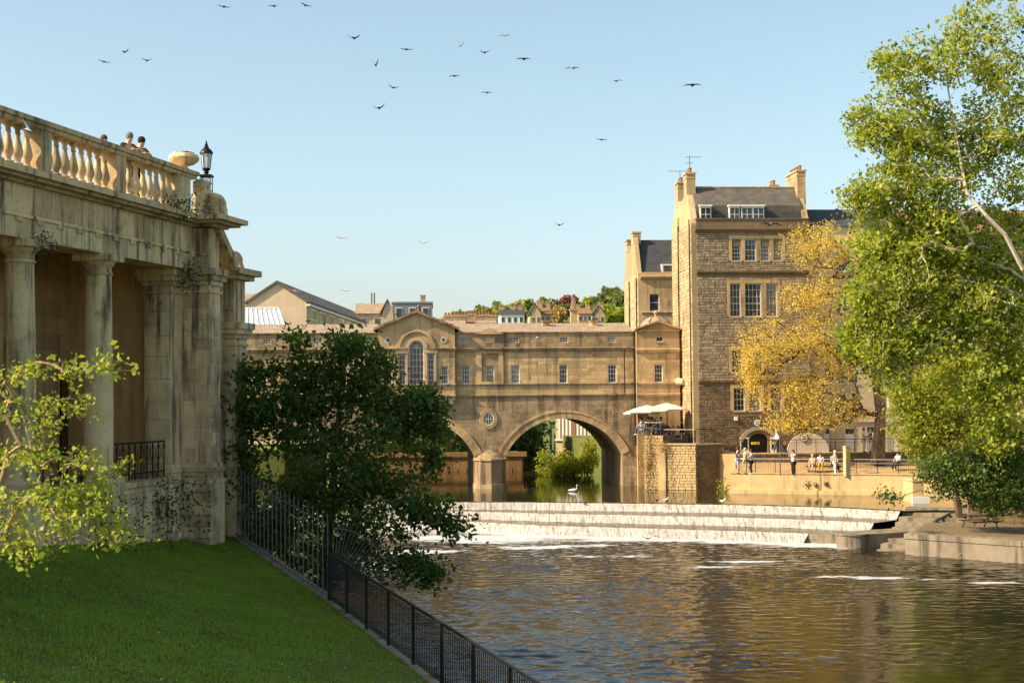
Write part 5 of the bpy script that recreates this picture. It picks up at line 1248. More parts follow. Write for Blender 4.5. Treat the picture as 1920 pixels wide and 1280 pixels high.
simple_house('gabled_annex', 'small stone annex with pale gabled roof beside the hall', 668, 722, 588, 569, 192, 6, 'render', 'stone_tile', nwin=2)
simple_house('gabled_annex', 'narrow stone gable standing against the grey flat roofed block', 716, 738, 588, 564, 190, 7, 'render', 'stone_tile', nwin=0, ridge='y')
GB = simple_house('grey_block', 'grey clad flat roofed block with a tall chimney', 736, 811, 569, 566, 206, 12, 'grey_clad', 'grey_clad', nwin=3, ridge='flat')
stack(GB, GB.U(789, 600, 3), GB.U(798, 600, 3), 2.6, 3.4, GB.Z(580, 793, 3), GB.Z(552, 793, 3), 0)
for px in (697, 702): GB.part('vent_pipe', MB().tube([(GB.U(px, 600, -4), -4, GB.Z(600, px)), (GB.U(px, 600, -4), -4, GB.Z(553, px))], .12, 6), 'grey_iron')
for k, (a, b, ye, yr, Y) in enumerate([(838, 872, 607, 600, 170), (872, 900, 604, 597, 176), (898, 930, 606, 599, 172)]):
    simple_house('terrace_house', ['pale terrace house with a row of chimney stacks left of the others', 'terrace house with a red tiled roof between its neighbours', 'terrace house with pale roof beside the small pediment'][k], a, b, ye, yr, Y, 7, 'bath', ['stone_tile', 'red_tile', 'stone_tile'][k], nwin=3, chim=((.12, .6), (.5, .7), (.88, .6)), group='roofs behind the bridge')
simple_house('white_villa', 'white villa with dark roof on the hill above the bridge roof', 938, 984, 590, 580, 380, 12, 'white', 'slate', nwin=4, chim=((.1, 1.2), (.6, 1.4), (.9, 1)), zbase=8)
simple_house('gabled_villa', 'stone villa with steep gables and red chimneys on the hillside', 994, 1016, 590, 572, 400, 10, 'bath', 'slate', nwin=2, floors=2, chim=((.9, 1.0),), zbase=8, ridge='y')
simple_house('gabled_villa', 'taller stone villa wing with red roof ridge beside the steep gables', 1013, 1034, 588, 576, 404, 12, 'bath', 'red_tile', nwin=2, floors=2, chim=((.15, 2.0), (.9, 1.6)), zbase=8)
simple_house('hill_house', 'long stone hill house with red roof right of the obelisk chimney', 1085, 1110, 588, 577, 420, 12, 'bath', 'red_tile', nwin=3, chim=((.1, 1.0), (.9, 1.0)), zbase=8)
simple_house('hill_house', 'grey gabled hill house below the wooded ridge', 1112, 1136, 590, 574, 430, 12, 'bath', 'slate', nwin=2, floors=2, chim=((.9, 1.0),), zbase=8, ridge='y')
_p = at(1076, 620, 150); OB = empty('obelisk_chimney', (_p.x, _p.y, 12), R(4), 'tall tapering stone chimney standing behind the bridge roof', 'chimney')
zz = at(1076, 558, 150).z-12; zq = at(1076, 581, 150).z-12
MB().box(-.34, .34, -.34, .34, -3, zq-.1).build('shaft', 'bath', OB); MB().box(-.45, .45, -.45, .45, zq-.097, zq+.1).build('cap', 'bath', OB); MB().add([(-.32, -.32, zq+.103), (.32, -.32, zq+.103), (.32, .32, zq+.103), (-.32, .32, zq+.103), (-.12, -.12, zz), (.12, -.12, zz), (.12, .12, zz), (-.12, .12, zz)], [(3, 2, 1, 0), (4, 5, 6, 7), (0, 1, 5, 4), (1, 2, 6, 5), (2, 3, 7, 6), (3, 0, 4, 7)]).build('flue', 'bath_dark', OB)
# seen through the arches
TR = Frame('timber_revetment', -22, 141, 0, R(2), 'tan timber revetment lining the bank upstream of the arches', 'revetment')
eR = TR.U(982, 870)
for k in range(int(eR/.62)): TR.part('plank', MB().box(k*.62+.01, k*.62+.60, 0, .12, ZU-.5, ZU+1.45), 'timber')
TR.part('cap_beam', MB().box(0, eR+.3, -.15, .5, ZU+1.453, ZU+1.9), 'timber')
for k in range(int(eR/.9)): TR.part('pile', MB().tube([(k*.9+.3, -.25, ZU-.8), (k*.9+.3, -.25, ZU+.28)], .12, 6), 'wood_dark')
tag(TR.part('back_fill', MB().box(0, eR, .13, 16, 0, ZU+1.4), 'field'), None)
RB = simple_house('riverside_house', 'warm stone riverside house seen through the middle arch', 770, 905, 740, 700, 158, 8, 'render', 'slate', nwin=7, floors=2, zbase=3)
_p = at(1042, 840, 172); SB = Frame('pilastered_house', _p.x, _p.y, 4.4, R(-16), 'pale sunlit house with tall narrow windows seen through the right arch', 'house')
SB.part('wall', MB().box(0, 7, 0, 9, 1, 17), 'render')
for k in range(8):
    u = .4+k*.45; SB.part('pilaster', MB().box(u, u+.2, -.12, -.003, SB.Z(822, 1060), SB.Z(770, 1060)), 'white')
SB.part('doorway', MB().box(2.0, 2.5, -.14, -.0, SB.Z(822, 1060), SB.Z(780, 1060)), 'terra'); SB.part('string_course', MB().box(-.1, 7, -.2, -.003, SB.Z(826, 1060), SB.Z(823, 1060)), 'white')

# ================================================================ TREES
def tubes_from_tree(nodes, par, rad, nside=5):
    P = np.array(nodes); idx = [i for i in range(len(P)) if par[i] >= 0]; a = P[[par[i] for i in idx]]; b = P[idx]
    ra = np.array([min(rad[par[i]], rad[i]*1.8+.02) if False else rad[par[i]] for i in idx]); rb = np.array([rad[i] for i in idx])
    ra = np.minimum(ra, rb*1.6+.004); d = b-a; d /= np.linalg.norm(d, axis=1)[:, None]+1e-9
    ref = np.where(np.abs(d[:, 2:3]) < .9, [[0, 0, 1.]], [[1., 0, 0]]); x = np.cross(d, ref); x /= np.linalg.norm(x, axis=1)[:, None]+1e-9; y = np.cross(d, x)
    V = []; n = len(idx)
    for j in range(nside):
        t = 2*math.pi*j/nside; dirv_ = x*math.cos(t)+y*math.sin(t); V.append(a+dirv_*ra[:, None])
    for j in range(nside):
        t = 2*math.pi*j/nside; dirv_ = x*math.cos(t)+y*math.sin(t); V.append(b+dirv_*rb[:, None])
    V = np.stack(V, 1).reshape(-1, 3); mb = MB(); mb.v = [tuple(p) for p in V]
    for k in range(n):
        o = k*2*nside
        for j in range(nside): mb.f.append((o+j, o+(j+1) % nside, o+nside+(j+1) % nside, o+nside+j))
    return mb
def tree(name, label, cat, trunk, lobes, leaf, seed=1, bark='bark', rtip=.012, grow=.42, group=None, sag=0, rmax=None, thick=1.0):
    """trunk: [(point, radius)]; lobes: [(centre, radii, n)]; leaf: list of (mat, share, size, per, spread)"""
    rs = np.random.RandomState(seed); base = Vector(trunk[0][0]); nodes = []; par = []; tr_ = []
    pts = resample([t[0] for t in trunk], max(4, int(sum((Vector(b[0])-Vector(a[0])).length for a, b in zip(trunk, trunk[1:]))/.35)))
    for i, p in enumerate(pts):
        nodes.append(tuple(p-base)); par.append(i-1); f = i/(len(pts)-1); rr_ = np.interp(f*(len(trunk)-1), range(len(trunk)), [t[1] for t in trunk]); tr_.append(rr_)
    nt0 = len(nodes); A = []
    for c, r_, n in lobes:
        q = rs.normal(size=(n, 3)); q /= np.linalg.norm(q, axis=1)[:, None]; q *= (rs.rand(n)**.45)[:, None]; A.append(np.array(c)+q*np.array(r_))
    A = np.concatenate(A)-np.array(base); N0 = np.array(nodes)
    A = A[np.argsort(np.min(np.linalg.norm(A[:, None, :]-N0[None, ::3], axis=2), axis=1))]
    buf = np.zeros((nt0+len(A)*3+10, 3)); buf[:nt0] = N0; cnt = nt0; tips = []
    lo = max(1, int(nt0*.25))
    for a in A:
        d = np.linalg.norm(buf[lo:cnt]-a, axis=1)+.25*np.maximum(0, buf[lo:cnt, 2]-a[2]); j = int(np.argmin(d))+lo; s = buf[j]; L_ = np.linalg.norm(a-s); k = 3 if L_ > 1.2 else 2
        prev = j
        for q in range(1, k+1):
            f = q/k; p = s+(a-s)*f+rs.normal(size=3)*L_*.05*(1 if q < k else 0)+np.array([0, 0, L_*.10*math.sin(f*math.pi)-sag*L_*f*f]); buf[cnt] = p; par.append(prev); prev = cnt; cnt += 1
        tips.append(prev)
    nodes = buf[:cnt]; w_ = np.zeros(cnt)
    for t in tips: w_[t] += 1
    for i in range(cnt-1, 0, -1): w_[par[i]] += w_[i]
    rad = rtip*np.maximum(1, w_)**grow*thick; rad[:nt0] = np.array(tr_)
    if rmax: rad[nt0:] = np.minimum(rad[nt0:], rmax)
    e = empty(name, tuple(base), 0, label, cat, group)
    tubes_from_tree(nodes, par, rad).build('trunk', bark, e, True)
    T = nodes[tips]; PP = nodes[np.array([par[t] for t in tips])]
    lm = []
    for (mat, share, size, per, spread) in leaf:
        sel = T[rs.rand(len(T)) < share]; sp = PP[:len(sel)]
        C = np.repeat(sel, per, 0)+rs.normal(size=(len(sel)*per, 3))*spread*np.array([1, 1, .8])
        lm.append((mat, leaf_quads(C, size, rs)))
    for mat, q in lm: tag(tri_soup('crown', q, mat, e), kind='stuff')
    return e
def lob(px, py, Y, rx, ry, n, depth=None):
    s = Y/FPX; p = at(px, py, Y); return (p, (rx*s, depth or rx*s*.9, ry*s), n)

# dark tree beyond the railing
Y0 = 44.5; b0 = at(600, 1085, Y0); b0.z = 1.0
lobs = [lob(655, 650, Y0, 40, 36, 22), lob(590, 690, Y0, 55, 50, 30), lob(690, 700, Y0, 50, 50, 34), lob(560, 640, Y0, 22, 22, 8), lob(620, 740, Y0, 110, 60, 60), lob(540, 770, Y0, 70, 50, 44), lob(735, 760, Y0, 80, 50, 54), lob(470, 700, Y0, 36, 26, 14), lob(470, 770, Y0, 50, 60, 36), lob(455, 880, Y0, 42, 70, 36), lob(640, 850, Y0, 180, 90, 130),
        lob(800, 745, Y0, 36, 30, 18), lob(800, 800, Y0, 46, 40, 26), lob(815, 860, Y0+.5, 26, 26, 12), lob(560, 950, Y0, 120, 80, 80), lob(720, 950, Y0, 120, 60, 70), lob(800, 960, Y0-.5, 60, 30, 22), lob(855, 985, Y0-.5, 34, 16, 12), lob(770, 1060, Y0-1, 60, 34, 26), lob(810, 1075, Y0-1, 26, 20, 8), lob(680, 1040, Y0, 70, 50, 34), lob(520, 690, Y0, 40, 16, 8), lob(500, 990, Y0+.6, 70, 50, 40), lob(590, 1050, Y0+.3, 70, 50, 40), lob(445, 960, Y0+1, 36, 60, 26), lob(440, 800, Y0+1.5, 30, 60, 24)]
tree('maple_tree', 'dark leafy tree on the riverbank between the colonnade and the bridge', 'tree', [(b0, .2), (b0+Vector((.1, .1, 2.5)), .16), (b0+Vector((.4, 0, 5)), .11), (at(640, 700, Y0), .04)], lobs,
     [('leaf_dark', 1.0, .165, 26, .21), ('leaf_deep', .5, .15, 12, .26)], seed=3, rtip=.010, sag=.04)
# foreground spray of fresh leaves, rooted on the lawn just outside the picture
Y1 = 17.5; q0 = at(-150, 1180, Y1); q0.z = float(np.interp(q0.y, [10, 33], [5.6, 5.4]))
flob = [lob(70, 700, Y1, 85, 22, 12, .5), lob(170, 690, Y1, 80, 20, 10, .4), lob(60, 770, Y1, 75, 40, 16, .6), lob(120, 760, Y1, 70, 22, 9, .4), lob(120, 860, Y1, 130, 22, 16, .5), lob(60, 930, Y1, 100, 36, 20, .6), lob(170, 950, Y1, 90, 36, 20, .5), lob(40, 1030, Y1, 70, 34, 14, .6), lob(210, 1000, Y1, 55, 26, 10, .4), lob(40, 850, Y1, 50, 30, 9, .5), lob(130, 930, Y1, 110, 40, 22, .5), lob(60, 990, Y1, 100, 40, 18, .5), lob(190, 880, Y1, 50, 20, 7, .4)]
tree('young_tree', 'branches of fresh sunlit yellow green leaves in front of the columns', 'tree', [(q0, .09), (q0+Vector((.05, 0, 1.2)), .08), (q0+Vector((.0, .1, 2.4)), .06), (q0+Vector((.2, .1, 3.4)), .03)], flob, [('leaf_front', 1.0, .074, 15, .085)], seed=5, bark='twig', rtip=.0065, rmax=.026)
# golden budding tree on the terrace
p = at(1647, 866, 108.6); p.z = 3.7; Y2 = 108.6
glob = [lob(1535, 462, Y2, 75, 48, 130), lob(1610, 470, Y2, 50, 40, 70), lob(1500, 560, Y2, 45, 30, 55), lob(1560, 545, Y2, 60, 35, 70), lob(1435, 650, Y2, 62, 55, 130), lob(1520, 640, Y2, 60, 40, 100), lob(1415, 715, Y2, 35, 45, 50), lob(1500, 740, Y2, 80, 45, 130), lob(1570, 690, Y2, 50, 40, 70), lob(1500, 790, Y2, 85, 24, 70), lob(1400, 690, Y2, 22, 40, 24), lob(1590, 770, Y2, 40, 40, 40), lob(1640, 600, Y2, 40, 60, 50), lob(1680, 640, Y2, 35, 50, 35), lob(1550, 600, Y2, 50, 20, 30)]
tree('golden_tree', 'broad plane tree with sparse golden spring buds on the terrace', 'tree', [(p, .62), (p+Vector((.05, 0, 1.0)), .45), (at(1652, 770, Y2), .40), (at(1640, 680, Y2), .32), (at(1632, 600, Y2), .2), (at(1600, 520, Y2), .08)], glob,
     [('leaf_gold', 1.0, .12, 36, .32)], seed=7, rtip=.013, grow=.48)
# tall poplar on the right bank, leaning in
Y3 = 78; p = at(2090, 990, Y3); p.z = 1.2
plob = [lob(1720, 130, Y3, 90, 70, 80), lob(1850, 90, Y3, 95, 100, 120), lob(1900, 240, Y3, 90, 120, 130), lob(1690, 250, Y3, 100, 80, 110), lob(1780, 280, Y3+1.5, 110, 80, 170), lob(1640, 370, Y3, 70, 36, 65), lob(1730, 440, Y3+1, 130, 80, 220), lob(1800, 470, Y3+2.5, 120, 80, 170), lob(1625, 235, Y3, 40, 45, 35), lob(1890, 430, Y3+3.5, 70, 110, 110), lob(1690, 540, Y3, 100, 70, 140), lob(1640, 630, Y3, 55, 60, 70), lob(1830, 590, Y3, 110, 80, 150), lob(1740, 630, Y3, 80, 60, 100), lob(1900, 680, Y3, 60, 90, 110), lob(1620, 560, Y3, 40, 40, 40), lob(1680, 680, Y3, 60, 50, 70), lob(1850, 740, Y3, 90, 60, 110), lob(1880, 810, Y3, 60, 50, 70), lob(1800, 560, Y3+1, 120, 90, 150), lob(1640, 470, Y3, 55, 40, 60), lob(1600, 640, Y3+1, 30, 40, 30), lob(1890, 560, Y3+1, 60, 90, 100), lob(1720, 350, Y3, 110, 50, 110)]
tree('poplar_tree', 'tall pale barked poplar leaning over the right bank with bright green leaves', 'tree', [(p, .5), (at(2040, 760, Y3), .38), (at(1985, 610, Y3), .30), (at(1918, 505, Y3-2.2), .15), (at(1885, 440, Y3-2.4), .13), (at(1850, 405, Y3-2.4), .115), (at(1812, 362, Y3-2.0), .09), (at(1790, 240, Y3), .07), (at(1770, 120, Y3), .03)], plob,
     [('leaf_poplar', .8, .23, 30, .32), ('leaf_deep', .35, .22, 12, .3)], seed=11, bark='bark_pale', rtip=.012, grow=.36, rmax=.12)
Y4 = 88; p = at(1800, 960, Y4); p.z = 1.2
tree('lime_tree', 'low spreading lime green tree under the poplar', 'tree', [(p, .25), (p+Vector((-.3, 0, 2.5)), .18), (at(1775, 780, Y4), .08)], [lob(1760, 740, Y4, 85, 55, 170), lob(1720, 800, Y4, 55, 60, 90), lob(1840, 770, Y4, 70, 70, 120), lob(1790, 690, Y4, 60, 34, 70), lob(1700, 740, Y4, 40, 40, 50), lob(1780, 830, Y4, 90, 60, 140), lob(1850, 700, Y4, 80, 60, 120)],
     [('leaf_lime', 1.0, .2, 26, .34)], seed=13, rtip=.012)
Y5 = 80; p = at(1960, 970, Y5); p.z = 1.2
tree('shade_tree', 'dark green foliage hanging low over the picnic table', 'tree', [(p, .22), (p+Vector((-.6, 0, 2.4)), .15), (at(1880, 830, Y5), .06)], [lob(1840, 890, Y5, 95, 55, 190), lob(1900, 880, Y5, 60, 60, 110), lob(1780, 900, Y5, 50, 36, 60), lob(1880, 930, Y5, 70, 40, 130), lob(1900, 900, Y5-1, 50, 50, 80), lob(1800, 880, Y5, 60, 36, 80), lob(1870, 930, Y5, 70, 26, 60), lob(1740, 880, Y5, 36, 18, 18), lob(1665, 930, Y5, 28, 14, 8)],
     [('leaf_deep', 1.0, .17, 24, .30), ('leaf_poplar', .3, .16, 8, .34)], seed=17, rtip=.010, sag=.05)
# bushes and trees upstream
Y6 = 133; p = at(1075, 890, Y6); p.z = ZU-.2
tree('river_bush', 'sunlit green bush overhanging the water beyond the right arch', 'bush', [(p, .2), (p+Vector((.2, .2, 1.6)), .12)], [lob(1070, 870, Y6, 46, 22, 130, 2), lob(1106, 842, Y6, 16, 24, 50, 1.3), lob(1040, 884, Y6, 34, 12, 60, 1.5), lob(1018, 856, Y6, 12, 10, 14, 1), lob(1100, 868, Y6, 20, 22, 50, 1.5)],
     [('leaf_lime', .8, .22, 14, .26), ('leaf_poplar', .7, .2, 10, .26)], seed=19)
for k, (px, Y, w_, lb) in enumerate([(960, 166, 55, 'dark tree filling the left of the right arch'), (988, 164, 40, 'dark tree standing next to the pale house beyond the arch'), (850, 152, 60, 'dark tree behind the riverside house beyond the middle arch')]):
    p = at(px, 880, Y); p.z = 3.5
    tree('waterside_tree', lb, 'tree', [(p, .3), (p+Vector((0, 0, 4)), .2)], [lob(px, 800, Y, w_, 60, 170, 3), lob(px, 860, Y, w_*.9, 30, 80, 3)], [('leaf_deep', 1.0, .45, 14, .6)], seed=30+k, group='trees upstream of the bridge')
# hillside trees
def hill_hit(px, py):
    for Y in range(330, 800, 6):
        p = at(px, py, Y)
        if p.z <= hill_z(p.x, p.y): return Y
    return 690
HT_ = [(836, 612, 14, 'f'), (852, 603, 20, 'l'), (872, 600, 16, 'f'), (888, 597, 18, 'd'), (905, 592, 22, 'f'), (922, 597, 16, 'l'), (935, 586, 20, 'f'), (952, 590, 18, 'd'), (968, 584, 20, 'f'), (985, 580, 22, 'f'), (1000, 590, 16, 'd'), (1040, 572, 14, 'd'), (1047, 590, 18, 'p'), (1066, 568, 18, 'r'), (1086, 594, 14, 'd'),
       (1105, 570, 16, 'l'), (1125, 566, 18, 'd'), (1145, 556, 22, 'd'), (1158, 560, 18, 'f'), (1140, 592, 24, 'l'), (1000, 606, 14, 'l'), (962, 604, 12, 'l'), (1112, 584, 12, 'f'), (1160, 590, 18, 'l'), (820, 620, 14, 'f'), (1020, 568, 12, 'f'), (860, 594, 14, 'd'), (945, 596, 14, 'l'), (975, 594, 14, 'd'), (1015, 580, 14, 'f'), (1055, 580, 12, 'd'), (1095, 580, 12, 'd'), (1080, 575, 12, 'f'), (1125, 580, 14, 'l'), (1150, 575, 16, 'd'), (915, 602, 12, 'd')]
LMK = [(830, 'pitched roof with the pediment'), (855, 'pale terrace roofs'), (886, 'red tiled terrace roof'), (915, 'last terrace roof'), (960, 'white villa'), (1005, 'steep gabled villa'), (1024, 'red ridged villa wing'), (1055, 'copper beech'), (1076, 'obelisk chimney'), (1097, 'red roofed hill house'), (1124, 'grey gabled hill house'), (1160, 'gabled house behind the dome')]
names_ = {'f': ('pale green hillside tree among others on the ridge', 'leaf_far'), 'l': ('lime green hillside tree among the villas', 'leaf_lime'), 'd': ('dark green hillside tree on the wooded ridge', 'leaf_far2'), 'r': ('copper red beech crowning the hillside', 'leaf_red'), 'p': ('pale blossoming hillside tree below the copper beech', 'ochre_weed')}
for k, (px, py, r_, t) in enumerate(HT_):
    Y = hill_hit(px, py+r_*1.2); s = Y/FPX; c = at(px, py, Y); gz = hill_z(c.x, c.y)-.5; b_ = Vector((c.x, c.y, min(gz, c.z-r_*s*1.3)))
    rs = np.random.RandomState(100+k); n = 420; q = rs.normal(size=(n, 3)); q /= np.linalg.norm(q, axis=1)[:, None]; q *= (.55+.45*rs.rand(n))[:, None]; lump = 1+.22*np.sin(q[:, 0]*5+k)*np.cos(q[:, 2]*4+k*2)
    P = q*lump[:, None]*np.array([r_*s, r_*s, r_*s*.85])+np.array(c-b_)
    near = min(LMK, key=lambda q: abs(q[0]-px)); col_ = {'f': 'pale green', 'l': 'lime green', 'd': 'dark green', 'p': 'pale blossoming'}.get(t)
    lb = names_[t][0] if t == 'r' else f"{col_} hillside tree {'on the ridge above' if py < 584 else 'beside'} the {near[1]}"
    e = empty('hill_tree', tuple(b_), 0, lb, 'tree', 'trees on the far hill'); tri_soup('crown', leaf_quads(P, r_*s*.42, rs, .8), names_[t][1], e)
    MB().tube([(0, 0, 0), tuple(c-b_)], [r_*s*.07, r_*s*.04], 5).build('trunk', 'bark', e)
# scrub along the shaded left bank
for k, (px, py, Y, lb) in enumerate([(470, 1010, 50, 'dark shrub on the bank behind the iron railing'), (560, 1000, 56, 'dark shrub at the water edge below the maple tree'), (660, 960, 70, 'dark shrub on the left bank near the weir')]):
    p = at(px, py, Y); rs = np.random.RandomState(60+k)
    e = empty('bank_shrub', (p.x, p.y, p.z-1.4), 0, lb, 'shrub', 'shrubs on the left bank'); P = rs.normal(size=(900, 3))*np.array([1.2, 1.2, .8])*.7+np.array([0, 0, 1.3]); tri_soup('leaves', leaf_quads(P, .2, rs), 'leaf_deep', e); MB().tube([(0, 0, -.6), (0, 0, 1.2)], [.06, .02], 5).build('stem', 'bark', e)
tuft('water_weed', TQ0+Vector((-.4, .3, 2.0)), (.7, .5, .9), 260, .14, 'leaf_lime', 'bright green weed at the corner of the terrace wall', 'weed', seed=14)
for k, (px, py) in enumerate([(1514, 908), (1530, 909), (1549, 907)]):
    p = onz(px, py, 2.4); d = ray(px, py); a = (TQ0-CAM).dot(-nT)/d.dot(-nT); p = CAM+d*a
    tuft('wall_weed', p+nT*.08, (.34-.08*k, .15, .34-.08*k), 70, .1, 'ivy', ['largest dark tuft growing on the golden river wall', 'second dark tuft on the golden river wall', 'smallest dark tuft on the golden river wall'][k], 'weed', seed=15+k)
# ================================================================ PEOPLE
def skin_mesh(name, verts, edges, rads, mat, parent=None, sub=1, root=0):
    me = bpy.data.meshes.new('sk'); me.from_pydata([tuple(v) for v in verts], edges, []); ob = bpy.data.objects.new('sk', me)
    ob.modifiers.new('s', 'SKIN'); sv = me.skin_vertices[0].data
    for i, r in enumerate(rads): sv[i].radius = (r, r) if isinstance(r, (int, float)) else r; sv[i].use_root = (i == root)
    ss = ob.modifiers.new('d', 'SUBSURF'); ss.levels = sub; ss.render_levels = sub
    out = evaluate(ob); bpy.data.objects.remove(ob); bpy.data.meshes.remove(me)
    out.materials.clear(); out.materials.append(M[mat]); out.polygons.foreach_set('use_smooth', [True]*len(out.polygons))
    o = bpy.data.objects.new(name, out); COL.objects.link(o)
    if parent is not None: o.parent = parent
    return o
def pose_joints(pose, rg):
    J = dict(pel=(0, 0, .95), wst=(0, .0, 1.08), chs=(0, .0, 1.30), nck=(0, .0, 1.47), hd0=(0, .02, 1.56), hd1=(0, .025, 1.66),
             sL=(-.18, 0, 1.42), sR=(.18, 0, 1.42), eL=(-.24, -.02, 1.15), eR=(.24, -.02, 1.15), hL=(-.25, .06, .90), hR=(.25, .06, .90),
             pL=(-.09, 0, .90), pR=(.09, 0, .90), kL=(-.10, .03, .50), kR=(.10, .03, .50), aL=(-.10, -.02, .09), aR=(.10, -.02, .09), tL=(-.11, .13, .035), tR=(.11, .13, .035))
    if pose == 'walk':
        J.update(kL=(-.09, .18, .52), aL=(-.09, .24, .10), tL=(-.09, .38, .06), kR=(.09, -.06, .50), aR=(.09, -.30, .16), tR=(.09, -.20, .05), eL=(-.23, -.12, 1.17), hL=(-.24, .02, .95), eR=(.23, .08, 1.17), hR=(.23, .25, 1.02))
    if pose == 'photo':
        J.update(eL=(-.25, .18, 1.28), hL=(-.07, .26, 1.54), eR=(.25, .18, 1.28), hR=(.07, .26, 1.54))
    if pose == 'hug':
        J.update(eL=(-.24, .16, 1.22), hL=(-.08, .36, 1.28), eR=(.24, .16, 1.22), hR=(.06, .38, 1.20))
    if pose == 'hold':
        J.update(eL=(-.25, .04, 1.16), hL=(-.14, .30, 1.14), eR=(.25, .04, 1.16), hR=(.14, .30, 1.16))
    if pose == 'lean':
        for k in ('chs', 'nck', 'hd0', 'hd1', 'sL', 'sR'): x, y, z = J[k]; J[k] = (x, y+.12+(z-1.3)*.25, z-.03)
        J.update(eL=(-.27, .30, 1.16), hL=(-.06, .46, 1.24), eR=(.27, .30, 1.16), hR=(.06, .46, 1.24))
    if pose == 'sit':
        for k in list(J):
            x, y, z = J[k]
            if z > .93 and k[0] not in 'kat': J[k] = (x, y-.02, z-.43)
        J.update(pL=(-.09, .05, .50), pR=(.09, .05, .50), kL=(-.12, .42, .52), kR=(.12, .42, .52), aL=(-.12, .40, .09), aR=(.12, .40, .09), tL=(-.12, .55, .035), tR=(.12, .55, .035), eL=(-.24, .10, .78), hL=(-.12, .34, .66), eR=(.24, .10, .78), hR=(.12, .34, .66))
    return {k: Vector(v) for k, v in J.items()}
def person(label, loc, face, pose, top, bottom, hair='c_dark', height=1.72, sleeves=False, shorts=False, group=None, cap=None, longhair=False):
    J = pose_joints(pose, None); names = list(J); V = [J[n] for n in names]; ix = {n: i for i, n in enumerate(names)}
    E = [('pel', 'wst'), ('wst', 'chs'), ('chs', 'nck'), ('nck', 'hd0'), ('hd0', 'hd1'), ('chs', 'sL'), ('chs', 'sR'), ('sL', 'eL'), ('eL', 'hL'), ('sR', 'eR'), ('eR', 'hR'), ('pel', 'pL'), ('pel', 'pR'), ('pL', 'kL'), ('kL', 'aL'), ('aL', 'tL'), ('pR', 'kR'), ('kR', 'aR'), ('aR', 'tR')]
    rad = dict(pel=.13, wst=.125, chs=.14, nck=.055, hd0=.082, hd1=.088, sL=.06, sR=.06, eL=.042, eR=.042, hL=.034, hR=.034, pL=.085, pR=.085, kL=.058, kR=.058, aL=.042, aR=.042, tL=.035, tR=.035)
    Rr = [rad[n] for n in names]; edges = [(ix[a], ix[b]) for a, b in E]
    for s in 'LR':     # five fingers from each hand, a nose
        h = J['h'+s]; d = (h-J['e'+s]).normalized(); sd = d.cross(Vector((0, 0, 1))); sd = sd.normalized() if sd.length > .01 else Vector((1, 0, 0))
        for k in range(5):
            f = h+d*(.085 if 0 < k < 4 else .06)+sd*((k-2)*.02)+(sd*(-.03) if k == 0 else Vector((0, 0, 0)))
            V.append(f); Rr.append(.009); edges.append((ix['h'+s], len(V)-1))
    V.append(J['hd0']+Vector((0, .105, .035))); Rr.append(.014); edges.append((ix['hd0'], len(V)-1))
    sc = height/1.75*(1.07 if loc[1] > 60 else 1)
    body = skin_mesh('person', V, edges, Rr, 'skin', None, 1, ix['pel']); tag(body, label, 'person', group)
    body.location = loc; body.scale = (sc, sc, sc); body.rotation_euler = (0, 0, face-math.pi/2)
    def sub(nm, keys, ed, infl, mat, extra=None, root=0):
        ks = list(keys); vv = [J[k] for k in ks]; rr = [rad[k]+infl for k in ks]
        if extra:
            for (a, b, f, r) in extra: vv.append(J[a].lerp(J[b], f)); rr.append(r)
        skin_mesh(nm, vv, ed, rr, mat, body, 1, root)
    # shirt: wst chs sL sR + sleeve ends
    sl_ = .95 if sleeves else .55
    sub('shirt', ('pel', 'wst', 'chs', 'sL', 'sR'), [(0, 1), (1, 2), (2, 3), (2, 4), (3, 5), (4, 6)]+([(5, 7), (6, 8)] if sleeves else []), .016, top,
        [('sL', 'eL', sl_, .058), ('sR', 'eR', sl_, .058)]+([('eL', 'hL', .85, .044), ('eR', 'hR', .85, .044)] if sleeves else []))
    lf = .35 if shorts else .0
    if shorts: sub('shorts', ('pel', 'pL', 'pR'), [(0, 1), (0, 2), (1, 3), (2, 4)], .018, bottom, [('pL', 'kL', .8, .085), ('pR', 'kR', .8, .085)])
    else: sub('trousers', ('pel', 'pL', 'pR', 'kL', 'kR', 'aL', 'aR'), [(0, 1), (0, 2), (1, 3), (2, 4), (3, 5), (4, 6)], .016, bottom)
    for s in 'LR':
        a, t = J['a'+s], J['t'+s]; skin_mesh('shoe', [a+Vector((0, -.03, -.04)), (a+t)/2+Vector((0, 0, -.015)), t+Vector((0, .03, 0))], [(0, 1), (1, 2)], [.045, .045, .038], 'c_dark' if top != 'c_white' else 'c_white', body)
    c = J['hd1']; m_ = MB(); n = 10
    for (r, dz, dy) in ((.099, -.03, -.03), (.108, .03, -.018), (.098, .075, -.01), (.06, .115, -.008), (.012, .128, -.008)):
        pass
    m_.lathe([(.088, -.06), (.106, -.01), (.108, .04), (.09, .088), (.05, .118), (.008, .128)], (c.x, c.y-.022, c.z), n)
    if longhair: m_.lathe([(.05, -.28), (.09, -.18), (.095, -.05), (.05, 0)], (c.x, c.y-.06, c.z), n)
    hr = m_.build('hair', cap or hair, body, True)
    m_ = MB()
    for s in (-1, 1): m_.lathe([(.004, -.012), (.012, 0), (.004, .012)], (c.x+s*.034, c.y+.082, c.z-.025), 6)
    tag(m_.build('eyes', 'c_dark', body), kind='stuff')
    return body
DOWN = math.pi
FR, FL_, FT_, FB = 0.0, math.pi, -math.pi/2, math.pi/2      # facing right, left, towards the camera, away
def on_t(px, py): return on_terrace(px, py)
g1 = 'people on the sunlit terrace'
person('person in dark blue T-shirt and shorts leaning at the terrace corner', on_t(1379, 889)+Vector((.25, .5, 0)), FR, 'hold', 'c_navy', 'c_lblue', 'c_brown', 1.78, shorts=True, group=g1)
